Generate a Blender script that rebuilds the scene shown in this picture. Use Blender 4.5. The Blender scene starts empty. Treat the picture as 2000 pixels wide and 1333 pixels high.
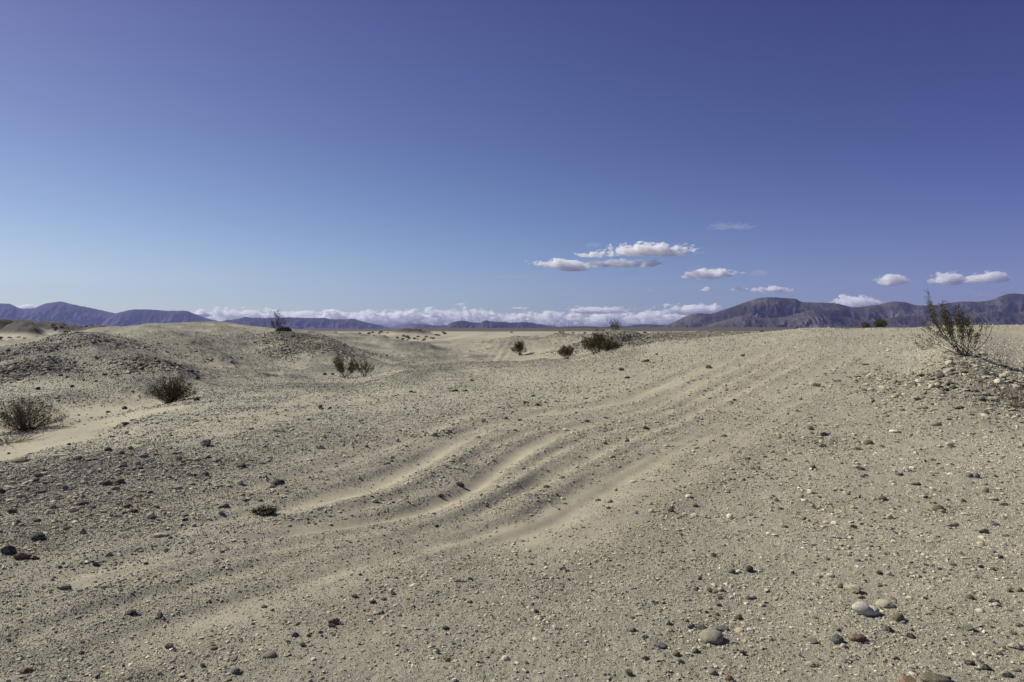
import bpy, math, random
import numpy as np
from mathutils import Vector
C = bpy.context.scene
COL = C.collection
rad = math.radians
# ------------------------------------------------------------------ camera, sky, sun, exposure
EYE = 1.6
F, CX, CY, HZ = 1333.0, 1000.0, 666.5, 643.0          # photo pixels: focal length, centre, horizon row
cd = bpy.data.cameras.new('camera'); cam = bpy.data.objects.new('camera', cd); COL.objects.link(cam)
cd.sensor_width = 36; cd.lens = 36 * F / 2000; cd.clip_start = .1; cd.clip_end = 120000
cam.location = (0, 0, EYE); cam.rotation_euler = (rad(90) - math.atan((CY - HZ) / F), 0, 0)
C.camera = cam
SUN_AZ, SUN_EL = 66, 40                               # degrees left of the view direction, height
wd = bpy.data.worlds.new('World'); C.world = wd; wd.use_nodes = True
nt = wd.node_tree; nt.nodes.clear()
out = nt.nodes.new('ShaderNodeOutputWorld'); bg = nt.nodes.new('ShaderNodeBackground')
sky = nt.nodes.new('ShaderNodeTexSky'); sky.sky_type = 'NISHITA'; sky.sun_disc = False
sky.sun_elevation = rad(SUN_EL); sky.sun_rotation = rad(-SUN_AZ); sky.altitude = 300
sky.air_density = 1.0; sky.dust_density = .4; sky.ozone_density = 2.5
tc = nt.nodes.new('ShaderNodeTexCoord'); sp = nt.nodes.new('ShaderNodeSeparateXYZ')
nt.links.new(tc.outputs['Generated'], sp.inputs[0])
rp = nt.nodes.new('ShaderNodeValToRGB'); nt.links.new(sp.outputs['Z'], rp.inputs[0])
SKY_TINT = [(0, (.64, .80, 1.0)), (.06, (.71, .80, .97)), (.15, (.62, .665, .88)), (.25, (.54, .54, .78)), (.43, (.49, .395, .69)), (1, (.48, .38, .70))]
el = rp.color_ramp.elements
while len(el) > 1: el.remove(el[0])
for i, (p, c) in enumerate(SKY_TINT):
    e = el[0] if i == 0 else el.new(p)
    e.position = p; e.color = (*c, 1)
mx = nt.nodes.new('ShaderNodeMix'); mx.data_type = 'RGBA'; mx.blend_type = 'MULTIPLY'; mx.inputs[0].default_value = 1
nt.links.new(sky.outputs[0], mx.inputs[6]); nt.links.new(rp.outputs[0], mx.inputs[7])
mr_ = nt.nodes.new('ShaderNodeMapRange'); nt.links.new(sp.outputs['X'], mr_.inputs[0]); mr_.inputs[1].default_value = -.65; mr_.inputs[2].default_value = .65
ra = nt.nodes.new('ShaderNodeValToRGB'); nt.links.new(mr_.outputs[0], ra.inputs[0]); el = ra.color_ramp.elements
el[0].color = (.69, .63, .52, 1); el[1].color = (.355, .305, .43, 1); e = el.new(.5); e.color = (.5, .5, .5, 1)
mx2 = nt.nodes.new('ShaderNodeMix'); mx2.data_type = 'RGBA'; mx2.blend_type = 'MULTIPLY'; mx2.inputs[0].default_value = 1
nt.links.new(mx.outputs[2], mx2.inputs[6]); nt.links.new(ra.outputs[0], mx2.inputs[7]); mx = mx2
bg.inputs[1].default_value = .149
nt.links.new(mx.outputs[2], bg.inputs[0]); nt.links.new(bg.outputs[0], out.inputs[0])
sd = bpy.data.lights.new('sun', 'SUN'); sun = bpy.data.objects.new('sun', sd); COL.objects.link(sun)
sd.energy = 5; sd.angle = rad(.55); sd.color = (1, .96, .84)
SV = Vector((-math.sin(rad(SUN_AZ)) * math.cos(rad(SUN_EL)), math.cos(rad(SUN_AZ)) * math.cos(rad(SUN_EL)), math.sin(rad(SUN_EL))))
sun.rotation_euler = SV.to_track_quat('Z', 'Y').to_euler()
vs = C.view_settings; vs.view_transform = 'Standard'; vs.look = 'None'; vs.exposure = .2; vs.gamma = 1
C.cycles.volume_bounces = 24; C.cycles.max_bounces = 32; C.cycles.diffuse_bounces = 3
C.cycles.transparent_max_bounces = 8; C.cycles.volume_step_rate = .3; C.cycles.volume_max_steps = 256

# ------------------------------------------------------------------ noise
def _h(ix, iy, s):
    n = (ix.astype(np.int64) * 374761393 + iy.astype(np.int64) * 668265263 + s * 1442695041) & 0xffffffff
    n = ((n ^ (n >> 13)) * 1274126177) & 0xffffffff
    n = ((n ^ (n >> 16)) * 2246822519) & 0xffffffff
    return ((n ^ (n >> 15)) & 0xffff).astype(np.float32) / 65535.
def vnoise(x, y, s=0):                                # -1..1
    x = np.asarray(x, float); y = np.asarray(y, float)
    ix = np.floor(x); iy = np.floor(y); fx = x - ix; fy = y - iy
    ix = ix.astype(np.int64); iy = iy.astype(np.int64)
    u = fx * fx * fx * (fx * (fx * 6 - 15) + 10); v = fy * fy * fy * (fy * (fy * 6 - 15) + 10)
    def g(a, b, dx, dy):
        t = _h(a, b, s) * 6.2831853
        return np.cos(t) * dx + np.sin(t) * dy
    a = g(ix, iy, fx, fy); b = g(ix + 1, iy, fx - 1, fy)
    c = g(ix, iy + 1, fx, fy - 1); d = g(ix + 1, iy + 1, fx - 1, fy - 1)
    return ((a + (b - a) * u) * (1 - v) + (c + (d - c) * u) * v) * 1.45
def fbm(x, y, o=4, s=0, g=.5):
    t = 0; a = 1; f = 1; n = 0
    for i in range(o):
        t = t + a * vnoise(np.asarray(x) * f + i * 17.3, np.asarray(y) * f - i * 9.1, s + i); n += a; a *= g; f *= 2.03
    return t / n
def ridged(x, y, o=5, s=0, g=.5):
    t = 0; a = 1; f = 1; n = 0; w = 1
    for i in range(o):
        r = 1 - np.abs(vnoise(np.asarray(x) * f + i * 7.7, np.asarray(y) * f + i * 3.1, s + i)); r = r * r
        t = t + a * r * w; w = np.clip(r * 1.3, 0, 1); n += a; a *= g; f *= 2.07
    return t / n
def sstep(a, b, x):
    t = np.clip((x - a) / (b - a), 0, 1); return t * t * (3 - 2 * t)
def pchip(xs, ys, x):
    xs = np.asarray(xs, float); ys = np.asarray(ys, float); h = np.diff(xs); dl = np.diff(ys) / h
    m = np.zeros(len(xs)); m[0] = dl[0]; m[-1] = dl[-1]
    for i in range(1, len(xs) - 1):
        if dl[i - 1] * dl[i] > 0:
            w1 = 2 * h[i] + h[i - 1]; w2 = h[i] + 2 * h[i - 1]
            m[i] = (w1 + w2) / (w1 / dl[i - 1] + w2 / dl[i])
    x = np.clip(x, xs[0], xs[-1]); i = np.clip(np.searchsorted(xs, x) - 1, 0, len(xs) - 2)
    t = (x - xs[i]) / h[i]; t2 = t * t; t3 = t2 * t
    return (2 * t3 - 3 * t2 + 1) * ys[i] + (t3 - 2 * t2 + t) * h[i] * m[i] + (-2 * t3 + 3 * t2) * ys[i + 1] + (t3 - t2) * h[i] * m[i + 1]

# ------------------------------------------------------------------ mesh helpers
def mesh_np(name, V, Fc, mat=None, smooth=True, attrs=None):
    me = bpy.data.meshes.new(name); V = np.asarray(V, np.float32); Fc = np.asarray(Fc, np.int32); k = Fc.shape[1]; n = len(Fc)
    me.vertices.add(len(V)); me.vertices.foreach_set('co', V.ravel())
    me.loops.add(n * k); me.loops.foreach_set('vertex_index', Fc.ravel())
    me.polygons.add(n); me.polygons.foreach_set('loop_start', np.arange(0, n * k, k, dtype=np.int32))
    me.polygons.foreach_set('use_smooth', np.full(n, smooth, bool))
    for a, v in (attrs or {}).items():
        v = np.asarray(v, np.float32)
        if v.ndim == 1: me.attributes.new(a, 'FLOAT', 'POINT').data.foreach_set('value', v)
        else: me.attributes.new(a, 'FLOAT_COLOR', 'POINT').data.foreach_set('color', np.c_[v, np.ones(len(v))].astype(np.float32).ravel())
    me.update(); me.validate()
    if mat: me.materials.append(mat)
    return me
def link(name, data, parent=None, loc=(0, 0, 0), rot=(0, 0, 0), scale=(1, 1, 1)):
    o = bpy.data.objects.new(name, data); COL.objects.link(o); o.parent = parent
    o.location = loc; o.rotation_euler = rot; o.scale = scale; return o
def tag(o, label=None, cat=None, group=None, kind=None):
    if label: o['label'] = label
    if cat: o['category'] = cat
    if group: o['group'] = group
    if kind: o['kind'] = kind
    return o

# ------------------------------------------------------------------ material helpers
class M:
    def __init__(s, name, rough=.9):
        s.m = bpy.data.materials.new(name); s.m.use_nodes = True; s.t = s.m.node_tree
        s.b = s.t.nodes['Principled BSDF']; s.b.inputs['Roughness'].default_value = rough
        s.b.inputs['Specular IOR Level'].default_value = .25
    def n(s, k, **kw):
        o = s.t.nodes.new(k)
        for a, v in kw.items(): setattr(o, a, v)
        return o
    def l(s, a, b): s.t.links.new(a, b)
    def noise(s, scale, detail=3, rough=.55, vec=None):
        o = s.n('ShaderNodeTexNoise'); o.inputs['Scale'].default_value = scale; o.inputs['Detail'].default_value = detail
        o.inputs['Roughness'].default_value = rough
        if vec is None: vec = s.n('ShaderNodeTexCoord').outputs['Object']
        s.l(vec, o.inputs['Vector']); return o.outputs['Fac']
    def ramp(s, src, stops):
        o = s.n('ShaderNodeValToRGB'); e = o.color_ramp.elements
        while len(e) > 1: e.remove(e[0])
        for i, (p, c) in enumerate(stops):
            q = e[0] if i == 0 else e.new(p); q.position = p; q.color = (*c, 1)
        s.l(src, o.inputs[0]); return o.outputs[0]
    def mix(s, fac, a, b, mode='MIX'):
        o = s.n('ShaderNodeMix', data_type='RGBA', blend_type=mode)
        for i, v in ((0, fac), (6, a), (7, b)):
            if isinstance(v, (int, float)): o.inputs[i].default_value = v
            elif isinstance(v, tuple): o.inputs[i].default_value = (*v, 1)
            else: s.l(v, o.inputs[i])
        return o.outputs[2]
    def attr(s, name, out='Fac'):
        o = s.n('ShaderNodeAttribute'); o.attribute_name = name; return o.outputs[out]
    def bump(s, h, strength, dist):
        o = s.n('ShaderNodeBump'); o.inputs['Strength'].default_value = strength; o.inputs['Distance'].default_value = dist
        s.l(h, o.inputs['Height']); s.l(o.outputs[0], s.b.inputs['Normal'])
    def col(s, c): s.l(c, s.b.inputs['Base Color'])

mg = M('desert_ground', .95)
big = mg.noise(.55, 4); mid = mg.noise(6, 4); fine = mg.noise(140, 3, .7); vfine = mg.noise(420, 2, .7)
sandc = mg.ramp(mid, [(.3, (.340, .310, .222)), (.7, (.390, .357, .260))])
gravc = mg.ramp(mid, [(.3, (.335, .317, .238)), (.7, (.395, .376, .287))])
c = mg.mix(mg.attr('sand'), gravc, sandc)
c = mg.mix(1.0, c, mg.ramp(big, [(.3, (.88, .87, .88)), (.7, (1.06, 1.05, 1.03))]), 'MULTIPLY')
speck = mg.ramp(fine, [(.33, (.36, .36, .37)), (.43, (.90, .90, .90)), (.58, (1.08, 1.08, 1.08)), (.70, (1.55, 1.54, 1.5))])
inv = mg.n('ShaderNodeMath', operation='SUBTRACT'); inv.inputs[0].default_value = 1.0; mg.l(mg.attr('sand'), inv.inputs[1])
sc = mg.n('ShaderNodeMath', operation='MULTIPLY_ADD'); mg.l(inv.outputs[0], sc.inputs[0]); sc.inputs[1].default_value = .75; sc.inputs[2].default_value = .12
c = mg.mix(sc.outputs[0], c, mg.mix(1.0, c, speck, 'MULTIPLY'))
c = mg.mix(mg.attr('rocky'), c, mg.ramp(mg.noise(.9, 5, .7), [(.35, (.028, .023, .022)), (.65, (.074, .061, .053))]))
mg.col(c)
bh = mg.n('ShaderNodeMath', operation='ADD'); mg.l(fine, bh.inputs[0]); mg.l(vfine, bh.inputs[1])
bm = mg.n('ShaderNodeMath', operation='MULTIPLY'); mg.l(bh.outputs[0], bm.inputs[0]); mg.l(sc.outputs[0], bm.inputs[1])
mg.bump(bm.outputs[0], 1.0, .005)

mr = M('stone', .85)
oi = mr.n('ShaderNodeObjectInfo')
sp1 = mr.ramp(mr.noise(5, 5, .7), [(.3, (.5, .5, .5)), (.45, (.95, .95, .95)), (.6, (1.1, 1.1, 1.1)), (.75, (1.5, 1.48, 1.42))])
dust = mr.n('ShaderNodeNewGeometry'); dsp = mr.n('ShaderNodeSeparateXYZ'); mr.l(dust.outputs['Normal'], dsp.inputs[0])
mr.col(mr.mix(mr.ramp(mr.noise(2.2, 6, .7), [(.46, (0, 0, 0)), (.68, (.6, .6, .6))]), mr.mix(1.0, oi.outputs['Color'], sp1, 'MULTIPLY'), (.34, .31, .24)))
mr.bump(mr.noise(6, 6, .75), .7, .012)

mp = M('pebble', .9)
mp.col(mp.mix(1.0, mp.attr('tint', 'Color'), mp.ramp(mp.noise(60, 2), [(.3, (.8, .8, .8)), (.7, (1.15, 1.15, 1.15))]), 'MULTIPLY'))

def simple(name, c1, c2, scale, rough=.9, bump=None):
    m = M(name, rough); m.col(m.ramp(m.noise(scale, 3), [(.3, c1), (.7, c2)]))
    if bump: m.bump(m.noise(bump[0], 5, .65), bump[1], bump[2])
    return m
STEM = simple('creosote_stem', (.060, .045, .032), (.13, .10, .07), 8).m
DRYSTEM = simple('dry_stem', (.09, .065, .045), (.17, .125, .085), 8).m
LEAF = simple('creosote_leaf', (.050, .048, .019), (.120, .106, .045), 6, .7).m
REDLEAF = simple('dry_leaf', (.085, .055, .030), (.13, .10, .05), 6, .8).m
GREENLEAF = simple('green_leaf', (.050, .055, .026), (.11, .11, .055), 9, .7).m

# ------------------------------------------------------------------ terrain height: rows of (distance, photo row) per direction
N0 = [(0.2, None), (3.0, None)]
COLS = {
 -500: [(5.5, 1035), (8.3, 915), (10, 900), (14, 860), (20, 790), (28, 735), (38, 700), (60, 675), (80, 672), (120, 668), (250, 657), (400, 650)],
 0: [(5.5, 1035), (8.3, 905), (9.6, 925), (13, 862), (17, 805), (21, 775), (27, 732), (33, 703), (44, 684), (60, 671), (78, 673), (120, 667), (250, 656), (400, 650)],
 100: [(5.5, 1035), (8.5, 895), (9.8, 910), (13, 855), (17, 803), (21.5, 768), (27, 728), (34, 694), (44, 674), (56, 661), (70, 663), (120, 667), (250, 656), (400, 650)],
 200: [(5.5, 1035), (8.8, 884), (10.2, 892), (13, 850), (17, 803), (22, 765), (28, 724), (35, 692), (46, 662), (56, 647), (64, 645), (80, 655), (120, 668), (250, 657), (400, 651)],
 300: [(5.5, 1037), (9, 880), (10.6, 862), (13, 826), (16.5, 797), (19, 788), (23, 748), (28, 722), (36, 690), (46, 653), (56, 637), (64, 636), (80, 648), (120, 667), (250, 657), (400, 651)],
 400: [(5.5, 1038), (9, 880), (11, 838), (13, 815), (16, 790), (20, 770), (26, 742), (34, 710), (45, 668), (56, 640), (62, 634), (80, 645), (120, 665), (250, 657), (400, 651)],
 540: [(5.5, 1038), (9, 882), (12, 828), (15, 795), (19, 768), (25, 745), (31, 735), (36, 722), (44, 688), (51, 659), (55, 648), (60, 647), (75, 656), (120, 668), (250, 657), (400, 651)],
 680: [(5.5, 1038), (9, 884), (13, 815), (17, 777), (22, 757), (28, 742), (34, 732), (40, 715), (50, 685), (60, 663), (67, 654), (85, 660), (120, 665), (250, 656), (400, 651)],
 800: [(5.5, 1038), (9, 884), (13, 812), (17, 772), (22, 745), (28, 722), (33, 727), (42, 713), (55, 692), (68, 675), (80, 670), (95, 671), (120, 667), (250, 656), (400, 651)],
 950: [(5.5, 1038), (9, 884), (13, 808), (18, 760), (23, 733), (27, 717), (32, 731), (42, 717), (50, 708), (60, 697), (75, 675), (95, 655), (105, 651), (130, 662), (250, 657), (400, 651)],
 1100: [(5.5, 1038), (9, 884), (13, 805), (18, 752), (22, 722), (25, 706), (31, 724), (40, 706), (46, 695), (56, 678), (75, 660), (95, 651), (130, 662), (250, 657), (400, 651)],
 1200: [(5.5, 1038), (9, 882), (13, 800), (18, 742), (22, 708), (25, 689), (31, 716), (37, 702), (43, 683), (49, 662), (54, 654), (70, 662), (100, 654), (130, 663), (250, 657), (400, 651)],
 1300: [(5.5, 1038), (9, 880), (13, 795), (18, 733), (22, 695), (26, 668), (33, 690), (42, 676), (50, 662), (60, 653), (75, 649), (100, 658), (150, 662), (250, 657), (400, 651)],
 1450: [(5.5, 1038), (9, 876), (13, 785), (18, 718), (22, 682), (26, 658), (29, 651), (36, 668), (50, 662), (72, 650), (100, 660), (150, 660), (250, 657), (400, 651)],
 1600: [(5.5, 1037), (9, 872), (13, 778), (18, 708), (22, 670), (26, 649), (30, 641), (36, 650), (50, 660), (100, 660), (150, 660), (250, 657), (400, 651)],
 1750: [(5.5, 1036), (9, 866), (12, 792), (15, 738), (18, 700), (22, 668), (27, 648), (33, 640), (40, 648), (60, 658), (120, 662), (250, 657), (400, 651)],
 1880: [(5.5, 1032), (8, 895), (11, 800), (13, 745), (15, 696), (18, 678), (22, 662), (28, 645), (35, 635), (45, 645), (60, 658), (120, 662), (250, 657), (400, 651)],
 2000: [(5.5, 1030), (8, 890), (11, 800), (14, 735), (18, 700), (22, 678), (28, 654), (35, 636), (45, 645), (60, 658), (120, 662), (250, 657), (400, 651)],
 2500: [(5.5, 1030), (8, 893), (11, 805), (14, 750), (18, 712), (22, 686), (28, 660), (35, 645), (45, 648), (60, 658), (120, 662), (250, 657), (400, 651)],
}
LG = np.linspace(math.log(.2), math.log(30000), 500)
prof = []; cth = []
for px in sorted(COLS):
    u = (px - CX) / F; k = math.hypot(1, u)
    xs = [math.log(.2), math.log(3 * k)]; ys = [-1.6, -1.6]
    for Y, py in COLS[px]: xs.append(math.log(Y * k)); ys.append(-(py - HZ) * Y / F)
    xs += [math.log(900), math.log(3000), math.log(30000)]; ys += [-2.6, -3.5, -6]
    prof.append(pchip(xs, ys, LG)); cth.append(math.atan(u))
prof = [np.interp(LG, [math.log(.2), math.log(12), math.log(60), math.log(400), math.log(30000)], [-1.6, -1.7, -1.4, -2.2, -6])] + prof
cth = [-math.pi] + cth + [math.pi]; prof.append(prof[0])
cth = np.array(cth); prof = np.array(prof)
TH = np.r_[np.linspace(-math.pi, -1, 40)[:-1], np.linspace(-1, 1, 500), np.linspace(1, math.pi, 40)[1:]]
GR = np.stack([pchip(cth, prof[:, j], TH) for j in range(len(LG))], 1)   # (theta, lnr)
for _ in range(2): GR[1:-1] = (GR[:-2] + 2 * GR[1:-1] + GR[2:]) / 4
def base(x, y):
    th = np.arctan2(x, y); lr = np.log(np.maximum(np.hypot(x, y), .21))
    a = np.interp(th, TH, np.arange(len(TH))); b = (lr - LG[0]) / (LG[1] - LG[0])
    i = np.clip(a.astype(int), 0, len(TH) - 2); j = np.clip(b.astype(int), 0, len(LG) - 2); a = a - i; b = b - j
    return (GR[i, j] * (1 - a) + GR[i + 1, j] * a) * (1 - b) + (GR[i, j + 1] * (1 - a) + GR[i + 1, j + 1] * a) * b + EYE
def hit(px, py, fn=base):                             # where the line of sight through a photo pixel first meets the ground
    px = np.atleast_1d(np.asarray(px, float)); py = np.atleast_1d(np.asarray(py, float))
    Y = np.exp(np.linspace(math.log(2.2), math.log(500), 1400))[None, :]
    u = (px[:, None] - CX) / F
    g = fn(u * Y, Y + 0 * u); z = EYE - (py[:, None] - HZ) / F * Y
    idx = np.argmax(z < g, 1); idx = np.where((z < g).any(1), idx, 1000)
    Yh = Y[0, idx]; return (px - CX) / F * Yh, Yh
def poly(pts):
    x, y = hit([p[0] for p in pts], [p[1] for p in pts]); return np.c_[x, y]
# tyre ruts swept over the mound: (photo points, half width m, depth m, berm m, sandiness)
RUTS = [(poly(p), [q[2] for q in p], w, d, b, s) for p, w, d, b, s in [
 ([(-120, 1215, .5), (200, 1118, .6), (400, 1070, .5), (600, 1035, .5), (770, 1012, .8), (860, 988, 1), (930, 950, 1.1), (985, 905, 1.1), (1030, 872, 1), (1080, 850, .7), (1170, 826, .4), (1270, 795, .6), (1340, 762, .8), (1400, 732, .7), (1470, 698, .5), (1560, 664, .3)], .17, .085, .045, .95),
 ([(60, 1345, .3), (250, 1268, .5), (400, 1210, .5), (600, 1148, .5), (760, 1098, .5), (900, 1062, .6), (1010, 1036, .8), (1075, 1010, 1.1), (1140, 973, 1.2), (1205, 932, 1.1), (1290, 890, .8), (1370, 850, .5), (1450, 805, .4), (1540, 755, .5), (1620, 715, .5), (1690, 676, .3)], .21, .085, .04, .95),
 ([(-100, 1300, .5), (120, 1228, .5), (320, 1168, .5), (520, 1118, .6), (700, 1075, .5), (850, 1040, .6), (960, 1000, .8), (1050, 953, .8), (1115, 912, .8), (1190, 872, .6), (1290, 836, .6), (1380, 797, .7), (1450, 764, .8), (1530, 723, .6), (1600, 690, .3)], .13, .065, .035, .6),
 ([(-60, 1120, .2), (200, 1075, .4), (420, 1026, .5), (560, 996, .6), (660, 972, .9), (730, 950, 1.1), (790, 922, 1.2), (840, 893, 1.1), (885, 866, .9), (945, 836, .6), (1030, 816, .5), (1130, 802, .8), (1220, 784, 1), (1290, 757, .9), (1360, 729, .7), (1430, 700, .5), (1500, 675, .3)], .24, .08, .045, .95),
 ([(250, 1020, .3), (400, 980, .5), (530, 943, .7), (660, 912, .8), (760, 878, .8), (850, 838, .7), (930, 803, .4), (1010, 780, .2)], .18, .05, .05, .22),
 ([(880, 1110, .2), (980, 1085, .4), (1070, 1060, .8), (1155, 1015, 1.), (1235, 962, 1.), (1315, 918, .7), (1420, 862, .5), (1520, 800, .4), (1600, 748, .4)], .27, .055, .025, .75),
 ([(250, 1350, .4), (420, 1272, .5), (560, 1222, .5), (720, 1168, .5), (880, 1110, .4), (1000, 1075, .3)], .15, .04, .03, .3),
 ([(-100, 1160, .4), (60, 1128, .6), (250, 1085, .5), (430, 1045, .4), (560, 1015, .3)], .12, .04, .03, .6),
 ([(1180, 812, .2), (1240, 775, .6), (1320, 737, .7), (1400, 701, .6), (1460, 680, .3)], .13, .04, .03, .5),
 ([(1290, 815, .2), (1360, 780, .6), (1430, 742, .8), (1510, 705, .6), (1570, 676, .3)], .13, .045, .03, .6),
 ([(935, 722, .4), (965, 700, 1), (988, 682, 1), (1012, 664, .6)], .22, .10, .08, .9), ([(950, 722, .4), (980, 700, 1), (1003, 682, 1), (1026, 664, .6)], .22, .10, .08, .9),
 ([(1085, 692, .5), (1098, 678, 1), (1112, 664, .6)], .25, .10, .08, .9), ([(1118, 690, .5), (1132, 676, 1), (1142, 664, .6)], .22, .10, .08, .9),
 ([(1390, 870, .2), (1470, 825, .4), (1560, 775, .5), (1640, 728, .5), (1720, 690, .2)], .15, .035, .02, .35),
]]
SANDS = [(poly(p), w) for p, w in [
 ([(-120, 900), (60, 872), (170, 838), (280, 808)], .95), ([(-100, 850), (90, 815), (240, 795), (290, 787)], 1.3), ([(40, 800), (160, 785), (230, 780)], .8),
 ([(375, 845), (460, 818), (560, 792), (650, 768)], .5), ([(420, 852), (560, 812), (700, 780)], .32),
 ([(430, 712), (540, 735), (640, 738)], 1.4), ([(470, 745), (600, 738)], .8),
 ([(860, 712), (960, 708), (1060, 698)], 2.4), ([(900, 690), (1040, 668), (1120, 655)], 3.0), ([(1130, 690), (1170, 684)], 1.0),
 ([(560, 765), (720, 742)], .3), ([(720, 900), (800, 915)], .12), ([(1740, 650), (1880, 648), (2040, 650)], 2.2),
 ([(1100, 1000), (1200, 940)], .15), ([(425, 1006), (490, 992)], .06)]]
def pdist(x, y, P, pad):
    d = np.full(x.shape, 1e3); t = np.zeros(x.shape)
    m = (x > P[:, 0].min() - pad) & (x < P[:, 0].max() + pad) & (y > P[:, 1].min() - pad) & (y < P[:, 1].max() + pad)
    if not m.any(): return d, t
    X = x[m]; Y = y[m]; D = np.full(X.shape, 1e3); T = np.zeros(X.shape); n = len(P) - 1
    for i in range(n):
        a = P[i]; b = P[i + 1]; e = b - a; L = (e * e).sum() + 1e-9
        s = np.clip(((X - a[0]) * e[0] + (Y - a[1]) * e[1]) / L, 0, 1)
        q = np.hypot(X - a[0] - s * e[0], Y - a[1] - s * e[1]); k = q < D
        D = np.where(k, q, D); T = np.where(k, (i + s) / n, T)
    d[m] = D; t[m] = T; return d, t
def smooth_poly(P):
    t = np.arange(len(P)); q = np.linspace(0, len(P) - 1, 4 * len(P)); P = np.c_[pchip(t, P[:, 0], q), pchip(t, P[:, 1], q)]
    for _ in range(10): P[1:-1] = (P[:-2] + 2 * P[1:-1] + P[2:]) / 4
    return P
RUTS = [(smooth_poly(a), np.interp(np.linspace(0, len(wt) - 1, 4 * len(wt)), np.arange(len(wt)), wt), *r) for a, wt, *r in RUTS]
# rocky patches: (photo x, photo y, world radius, darkness)
BL = [(60, 735, 1.6, .8), (25, 705, 1.5, .5), (165, 690, 2.6, .55), (120, 672, 2.5, .3), (300, 742, 1.3, .85), (262, 728, 1.2, .35), (600, 700, 2.6, .6), (640, 705, 2.0, .55), (575, 672, 2.5, .6), (690, 690, 3, .25), (800, 678, 4, .2), (420, 668, 4, .12),
      (1105, 668, 2.6, .85), (1135, 664, 2.2, .6), (1160, 668, 2.4, .75), (1205, 666, 2.4, .85), (1235, 670, 2.0, .9), (1290, 658, 6, .85), (1340, 655, 7, .85), (1420, 652, 7, .8), (1000, 672, 4, .3), (900, 690, 4, .2), (1900, 735, 2.0, .5), (1960, 780, 1.5, .55), (1850, 722, 1.4, .35), (1990, 730, 1.8, .4), (1790, 765, 1.0, .22), (1880, 820, 1.0, .25),
      (1035, 790, .5, .22), (480, 800, .5, .2), (330, 820, .5, .1), (250, 830, .5, .2), (150, 925, 1.1, .50), (50, 960, .9, .45), (330, 915, .9, .40), (200, 985, .8, .30), (450, 905, .8, .28), (60, 1040, .6, .3), (1900, 1100, .7, .10), (1850, 1235, .45, .16), (1740, 1000, .7, .10), (1610, 865, .6, .25), (700, 862, .6, .2), (850, 850, .35, .3), (560, 940, .5, .15), (1400, 1140, .3, .12), (1385, 1250, .25, .12), (620, 800, .8, .1), (1340, 790, .6, .12), (200, 700, 1.6, .3), (350, 700, 2.5, .12)]
_bx, _by = hit([b[0] for b in BL], [b[1] for b in BL])
RDG = [(smooth_poly(poly(p)), w, h) for p, w, h in [
 ([(95, 662), (160, 678), (230, 705), (290, 742), (335, 775)], 1.5, .55), ([(535, 655), (590, 672), (640, 700), (690, 735)], 2.6, .75), ([(20, 690), (50, 715), (75, 745)], 1.4, .35),
 ([(740, 668), (800, 682), (860, 700)], 3.0, .6), ([(1075, 662), (1110, 668), (1140, 675)], 2.0, .5), ([(1175, 658), (1210, 662), (1240, 667)], 2.0, .5), ([(990, 660), (1015, 676), (1040, 694)], 3., .5), ([(330, 650), (400, 690), (430, 720)], 2.5, .35)]]
def between(i, j, w, dp, sn, k=.5):
    A, wa = RUTS[i][:2]; B, wb = RUTS[j][:2]; q = np.linspace(0, 1, 48); f = lambda P: np.c_[np.interp(q, np.linspace(0, 1, len(P)), P[:, 0]), np.interp(q, np.linspace(0, 1, len(P)), P[:, 1])]
    g_ = lambda v: np.interp(q, np.linspace(0, 1, len(v)), v)
    RUTS.append((f(A) * (1 - k) + f(B) * k, g_(wa) * (1 - k) + g_(wb) * k, w, dp, dp * .8, sn))
for a_ in ((0, 2, .08, .035, .3), (2, 1, .09, .04, .3), (0, 3, .10, .035, .25, .35), (0, 3, .09, .03, .2, .68), (3, 4, .10, .03, .1), (1, 2, .07, .025, .2, .25)): between(*a_)
def ridges(x, y):
    z = np.zeros(x.shape); dk = np.zeros(x.shape)
    for P, w, h in RDG:
        wx = x + w * .5 * vnoise(x / w * .6, y / w * .6, 301); d, t = pdist(wx, y, P, 3 * w)
        e = np.exp(-(d / w) ** 2) * sstep(0, .3, t) * sstep(1, .7, t); z += h * e; dk = np.maximum(dk, e)
    return z, dk
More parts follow.
